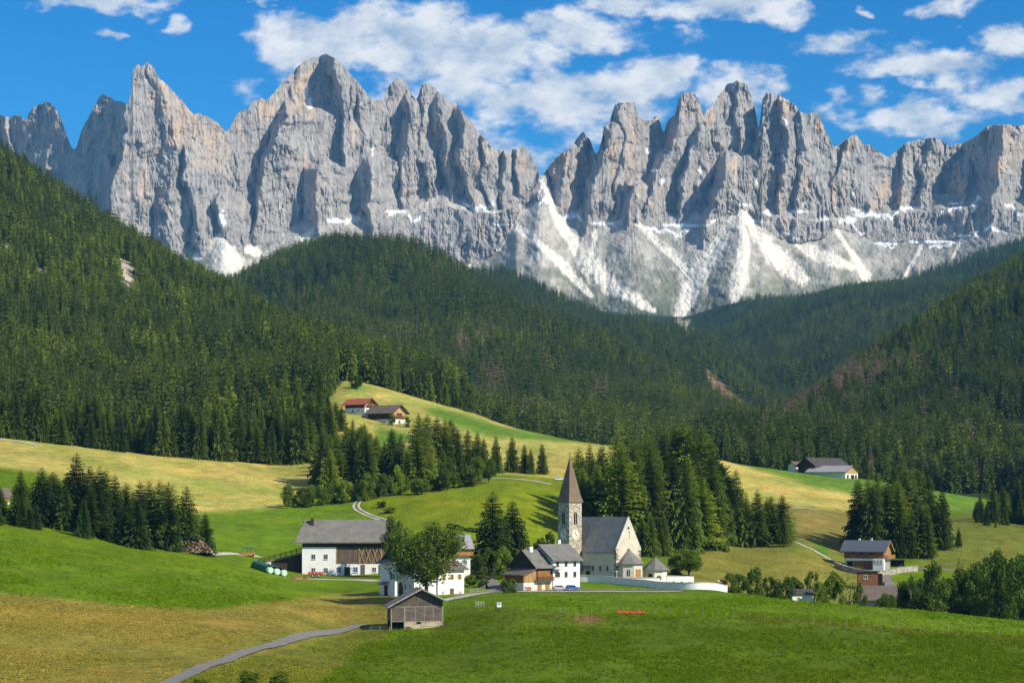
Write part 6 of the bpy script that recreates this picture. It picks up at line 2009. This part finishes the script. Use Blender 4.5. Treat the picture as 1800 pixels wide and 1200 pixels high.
for px, top, w, lb in ((440, 1172, 46, "left of the two bushes at the bottom edge"), (495, 1173, 46, "right of the two bushes at the bottom edge"), (352, 1188, 34, "low bush beside the lane at the bottom edge")):
    D = Dof(px, 1207, 250, 340)
    lt("bush", 'bushy1', px, D, top, w, .45, lb, "bush", base=gpy(px, D))

# ------------------------------------------------------------------ smaller things
M['bluecar'] = simple("blue_car_paint", (.02, .10, .42), rough=.3, var=.05, spec=.5)
M['greycar'] = simple("silver_car_paint", (.42, .43, .44), rough=.35, var=.05, spec=.5)
M['navycar'] = simple("navy_car_paint", (.02, .03, .09), rough=.3, var=.05, spec=.5)
M['whitecar'] = simple("white_car_paint", (.75, .75, .75), rough=.35, var=.05, spec=.5)
M['tyre'] = simple("tyre_rubber", (.02, .02, .02), var=.2)
M['redpaint'] = simple("red_paint", (.62, .045, .025), rough=.5, var=.15)
M['redcloth'] = simple("red_cloth", (.66, .04, .03), var=.2, scale=2)
M['greentarp'] = simple("green_tarpaulin", (.015, .125, .085), rough=.45, var=.35, scale=1.4, spec=.4)
M['wrap'] = simple("pale_green_wrap", (.50, .68, .52), rough=.4, var=.12)
M['greenroof'] = simple("green_canopy", (.03, .16, .13), rough=.5, var=.15)
M['log'] = simple("split_log", (.16, .09, .055), var=.7, scale=2.2)
M['logend'] = simple("log_end", (.50, .36, .23), var=.3, scale=3)
M['soil'] = simple("bare_soil", (.24, .14, .075), var=.4, scale=.9, bmp=.06)
M['gravestone'] = simple("grave_stone", (.12, .115, .11), var=.3)

def car(px, D, rz, paint, label):
    p = gat(px, D, .14)
    e = empty("car", p, rz); tag(e, label, "car")
    body = [(-2.05, .35), (2.0, .35), (2.08, .62), (1.95, .82), (1.0, .95), (-1.9, .98), (-2.1, .75)]
    b = MB().prism(body, -.82, .82, 'y').build("body", paint, e, bevel=.06)
    cab = [(-1.75, .96), (.95, .95), (.35, 1.42), (-1.2, 1.46)]
    c = MB().prism(cab, -.70, .70, 'y').build("cabin", paint, e, bevel=.05)
    for s in (-1, 1):
        MB().prism([(-1.5, 1.02), (.66, 1.0), (.24, 1.34), (-1.12, 1.37)], s * .70, s * .715, 'y').build("side_window", 'glass', c)
        for x in (-1.3, 1.3):
            w = MB().lathe_y((0, 0, 0), .33, -.11, .11, 16).build("wheel", 'tyre', e); w.location = (x, s * .76, .33)
            MB().lathe_y((0, 0, 0), .19, -.125, .125, 12).build("rim", 'greycar', w)
    MB().prism([(.93, .98), (.96, .98), (.40, 1.39), (.37, 1.39)], -.6, .6, 'y').build("windscreen", 'glass', c)
    for s in (-.55, .55): MB().box(2.0, 2.06, s - .16, s + .16, .62, .76).build("headlight", 'trim', e)
    for s in (-.55, .55): MB().box(-2.12, -2.05, s - .16, s + .16, .66, .82).build("tail_light", 'redpaint', e)
car(1006, 560, R(28), 'bluecar', "bright blue car parked before the white village house")
car(985, 559, R(20), 'greycar', "silver car parked left of the blue car")
D = Dof(612, 868, 800, 900); car(612, D, R(15), 'navycar', "dark blue car at the edge of the mixed wood")
D = Dof(983, 845, 830, 980); car(983, D, R(10), 'whitecar', "white car on the road left of the church spire")

def trailer():
    p = gp(556, 1014, 600, 650) + Vector((0, -1.5, .1))
    e = empty("farm_trailer", p, R(4)); tag(e, "red farm trailer in front of the white farmhouse", "trailer")
    MB().box(-2.3, 2.3, -.9, .9, .85, .98).build("bed", 'redpaint', e)
    for y in (-.9, .84): MB().box(-2.3, 2.3, y, y + .06, .98, 1.55).build("side_board", 'redpaint', e)
    for x in (-2.3, 2.24): MB().box(x, x + .06, -.84, .84, .98, 1.55).build("end_board", 'redpaint', e)
    MB().box(-2.0, 2.0, -.1, .1, .65, .85).beam((2.0, 0, .7), (3.4, 0, .5), .12).build("chassis", 'iron', e)
    for x in (-.9, .9):
        for y in (-.82, .82):
            w = MB().lathe_y((0, 0, 0), .42, -.12, .12, 16).build("wheel", 'tyre', e); w.location = (x, y, .42)
            MB().lathe_y((0, 0, 0), .2, -.14, .14, 12).build("rim", 'trim', w)
    for x in (-1.6, -.5, .6, 1.7): MB().box(x, x + .1, -.96, -.9, .9, 1.9).build("stake", 'trim', e)
trailer()

def bales():
    p0 = gp(486, 1010, 600, 660)
    ax = Vector((-.62, .78, 0)).normalized(); sd = Vector((.95, .12, 0)).normalized()
    mesh = None
    k = 0
    for row in range(1):
        for c in range(3):
            q = p0 + sd * (c - 1) * 2.0 + ax * row * 1.5
            z = gz(q.x, q.y)
            if mesh is None:
                o = MB().lathe_y((0, 0, .95), .95, -.70, .70, 18).build("silage_bale", 'wrap', None, bevel=.1); mesh = o.data
            else:
                o = link(bpy.data.objects.new("silage_bale", mesh))
            o.location = (q.x, q.y, z); o.rotation_euler = (0, 0, math.atan2(ax.y, ax.x) - R(90))
            if row == 0:
                tag(o, ["left", "middle", "right"][c] + " of the three pale green wrapped bales showing under the tarpaulin", "bale", "wrapped silage bales")
            else:
                tag(o, "pale green wrapped bale hidden under the dark green tarpaulin", "bale", "covered silage bales")
    V, Fc = [], []
    N, K = 22, 15
    for i in range(N):
        f = i / (N - 1)
        q = p0 + ax * (.15 + f * 8.6)
        for j in range(K):
            a = -1 + 2 * j / (K - 1)
            sag = .13 * math.sin(i * 2.1 + j) + .06 * math.sin(j * 3.3 + i * .7)
            w = q + sd * a * 3.25
            zz = 2.22 * (1 - abs(a) ** 9) + sag * (1 - abs(a)) + .04 + .12 * abs(math.sin(a * 4.2))
            zz *= 1 - max(0.0, (f - .9) / .1) ** 2 * .97
            V.append((w.x, w.y, gz(w.x, w.y) + zz))
    Fc = grid_faces(N, K)
    me = mesh_np("tarpaulin", V, Fc, M['greentarp'], True)
    o = link(bpy.data.objects.new("tarpaulin", me)); md = o.modifiers.new("thickness", 'SOLIDIFY'); md.thickness = .03
    tag(o, "dark green tarpaulin draped over the row of bales", "tarpaulin")
bales()

def log_pile():
    p = gp(330, 971, 600, 680)
    e = empty("log_pile", p, R(3)); tag(e, "domed pile of split firewood logs at the end of the left grove", "log pile")
    rr = random.Random(8)
    m = MB(); m2 = MB()
    W, H = 7.4, 4.4
    for row in range(13):
        z = .18 + row * .33
        half = W * math.sqrt(max(0, 1 - (z / H) ** 1.6))
        n = int(2 * half / .46)
        for i in range(n):
            x = -half + 2 * half * (i + .5 + rr.uniform(-.3, .3)) / max(n, 1)
            y0 = -1.5 + .10 * row + rr.uniform(-.25, .25)
            rad = rr.uniform(.15, .27)
            q = [(x + rad * math.cos(a + rr.random()), z + rad * math.sin(a)) for a in (0, 1.25, 2.5, 3.8, 5.0)]
            (m if rr.random() < .62 else m2).prism(q, y0, y0 + rr.uniform(1.6, 2.4), 'y')
    a = m.build("dark_logs", 'log', e); a["kind"] = "stuff"
    b = m2.build("fresh_logs", 'logend', e); b["kind"] = "stuff"
    core = MB()
    core.prism([(W * .97 * math.cos(t), H * .93 * math.sin(t) ** .7 if t not in (0, math.pi) else 0) for t in np.linspace(0, math.pi, 14)], 1.0, 2.6, 'y')
    core.build("inner_logs", 'dark', e)  # solid filler, near-black colour standing in for shade between the logs
    V = []
    for i in range(10):
        for j in range(6):
            x = -1.5 + 5.2 * i / 9; y = -1.3 + 3.6 * j / 5
            V.append((x, y, H * math.sqrt(max(0, 1 - (x / W) ** 2)) ** 1.1 + .1 + .06 * math.sin(i * 2 + j)))
    me = mesh_np("cover_sheet", V, grid_faces(10, 6), M['bluecurt'], True)
    o = link(bpy.data.objects.new("cover_sheet", me), e); md = o.modifiers.new("thickness", 'SOLIDIFY'); md.thickness = .05
log_pile()

def stand():
    p = gp(437, 977, 620, 700)
    e = empty("canopy_stand", p, R(8)); tag(e, "little wooden stand with green canopy beside the farm track", "stand")
    MB().box(-2.0, 2.0, -1.0, 1.0, .25, 1.15).build("box_body", 'orangewood', e)
    for x in (-1.9, -.4, .5, 1.8):
        for y in (-.95, .9): MB().box(x, x + .12, y, y + .1, 0, 2.5).build("post", 'brownwood', e)
    MB().prism([(-1.6, 2.4), (-1.2, 2.75), (1.7, 2.75), (2.1, 2.4), (2.1, 2.32), (-1.6, 2.32)], -1.2, 1.2, 'y').build("canopy", 'greenroof', e)
    for x in (-1.4, 1.4): MB().lathe_y((x, 0, .3), .3, -1.06, -1.0, 14).build("wheel", 'tyre', e)
stand()

def bits():
    p = gp(877, 1069, 440, 540)
    e = empty("bee_box", p, R(10)); tag(e, "small white box on legs in the meadow before the village road", "box")
    MB().box(-.5, .5, -.4, .4, .35, 1.35).build("box_body", 'white', e)
    MB().box(-.62, .62, -.52, .52, 1.36, 1.46).build("lid", 'cap', e)
    MB().box(-.2, .2, -.42, -.4, .9, 1.15).build("opening", 'dark', e)
    for x in (-.42, .36):
        for y in (-.32, .26): MB().box(x, x + .06, y, y + .06, -.2, .35).build("leg", 'greywood', e)
    p = gp(843, 1066, 440, 540)
    e = empty("garden_frame", p, R(-6)); tag(e, "thin white frame of posts and bars in the meadow", "frame")
    for x in (-.9, -.3, .35, 1.0): MB().box(x, x + .07, -.04, .04, -.2, 1.35).build("post", 'trim', e)
    MB().box(-.9, 1.07, -.06, -.042, 1.0, 1.08).build("bar", 'trim', e); MB().box(-.9, .4, -.06, -.042, .5, .58).build("bar", 'trim', e)
    p = gp(890, 1070, 440, 540)
    o = MB().cone((0, 0), .09, .07, -.2, 1.1, 8).cone((0, 0), .12, .12, 1.1, 1.2, 8).build("marker_post", 'greywood'); o.location = p
    tag(o, "single grey post right of the white box", "post")
    # red sheet on the grass
    V = []
    a = gp(1108, 1080, 420, 520)
    for i in range(26):
        for j in range(6):
            x = -3.1 + 6.2 * i / 25; y = -.5 + 1.0 * j / 5
            V.append((x, y, gz(a.x + x, a.y + y) - a.z + .42 + .3 * math.sin(j / 5 * math.pi) + .12 * math.sin(i * 1.1) * math.sin(j * .9 + .4)))
    me = mesh_np("red_sheet", V, grid_faces(26, 6), M['redcloth'], True)
    o = link(bpy.data.objects.new("red_sheet", me)); o.location = a
    md = o.modifiers.new("thickness", 'SOLIDIFY'); md.thickness = .06
    tag(o, "crumpled red sheet lying in the meadow below the church", "tarpaulin")
    # soil heap by the farmhouse
    for k, (px, w) in enumerate(((520, 1.7), (540, 1.3))):
        q = gp(px, 1018, 590, 640)
        m = MB(); rr = random.Random(k)
        n = 12
        rings = [(1.0, -.1), (.8, .35), (.5, .62), (.15, .75)]
        vs_ = []
        for r0, z in rings:
            vs_.append([m.bm.verts.new((w * 1.3 * r0 * math.cos(2 * math.pi * i / n) * rr.uniform(.85, 1.15), w * r0 * math.sin(2 * math.pi * i / n) * rr.uniform(.85, 1.15), z * rr.uniform(.8, 1.2))) for i in range(n)])
        for u, v in zip(vs_[:-1], vs_[1:]):
            for i in range(n): m.bm.faces.new((u[i], u[(i + 1) % n], v[(i + 1) % n], v[i]))
        m.bm.faces.new(vs_[-1])
        o = m.build("soil_heap", 'soil', None, True); o.location = q
        tag(o, ("larger" if k == 0 else "smaller") + " heap of brown soil at the corner of the farmhouse", "soil heap")
    # graves
    rr = random.Random(3)
    proto = None
    for i in range(9):
        px = 1186 + (i % 5) * 13 + rr.uniform(-3, 3); D_ = 590 - (i // 5) * 8
        q = gat(px, D_)
        if proto is None:
            m = MB().prism([(-.38, -.2), (.38, -.2), (.38, .9), (.24, 1.12), (0, 1.2), (-.24, 1.12), (-.38, .9)], -.08, .08, 'y')
            m.box(-.5, .5, -.2, .2, -.25, .12)
            proto = m.build("gravestone", 'gravestone')
            o = proto
        else:
            o = proto.copy(); COL.objects.link(o)
        o.location = q; o.rotation_euler = (0, 0, rr.uniform(-.3, .3))
        tag(o, "small dark gravestone inside the churchyard wall", "gravestone", "gravestones in the churchyard")
    # carport by the chalet
    q = gp(1576, 996, 690, 760)
    e = empty("carport", q, R(-12)); tag(e, "dark open carport right of the brown chalet", "carport")
    for x in (-2.2, .2, 2.4):
        for y in (0, 3.5): MB().box(x, x + .16, y, y + .16, -.6, 2.3).build("post", 'darkwood', e)
    MB().box(-2.8, 3.2, -.5, 4.2, 2.32, 2.55).build("roof", 'darkroof', e)
    MB().box(-2.2, 2.5, 3.67, 3.75, -.5, 2.3).build("rear_wall", 'darkwood', e)
bits()
# ------------------------------------------------------------------ the air
def build_haze():
    bm = bmesh.new()
    x0, x1, y0, y1, z0, z1 = -6200, 6200, -400, 9600, -60, 1700
    vs_ = [bm.verts.new((x, y, z)) for z in (z0, z1) for y in (y0, y1) for x in (x0, x1)]
    for f in ((0, 1, 3, 2), (4, 6, 7, 5), (0, 4, 5, 1), (2, 3, 7, 6), (0, 2, 6, 4), (1, 5, 7, 3)):
        bm.faces.new([vs_[i] for i in f])
    bmesh.ops.recalc_face_normals(bm, faces=bm.faces)
    me = bpy.data.meshes.new("haze"); bm.to_mesh(me); bm.free()
    m = bpy.data.materials.new("air"); m.use_nodes = True
    nt = m.node_tree; nt.nodes.clear()
    out = nt.nodes.new('ShaderNodeOutputMaterial')
    pv = nt.nodes.new('ShaderNodeVolumePrincipled')
    pv.inputs['Density'].default_value = HAZE
    pv.inputs['Color'].default_value = (.18, .54, 1.0, 1)
    pv.inputs['Anisotropy'].default_value = 0.0
    nt.links.new(pv.outputs[0], out.inputs['Volume'])
    me.materials.append(m)
    o = link(bpy.data.objects.new("haze", me))
    tag(o, kind='stuff')
HAZE = 2.8e-5
build_haze()
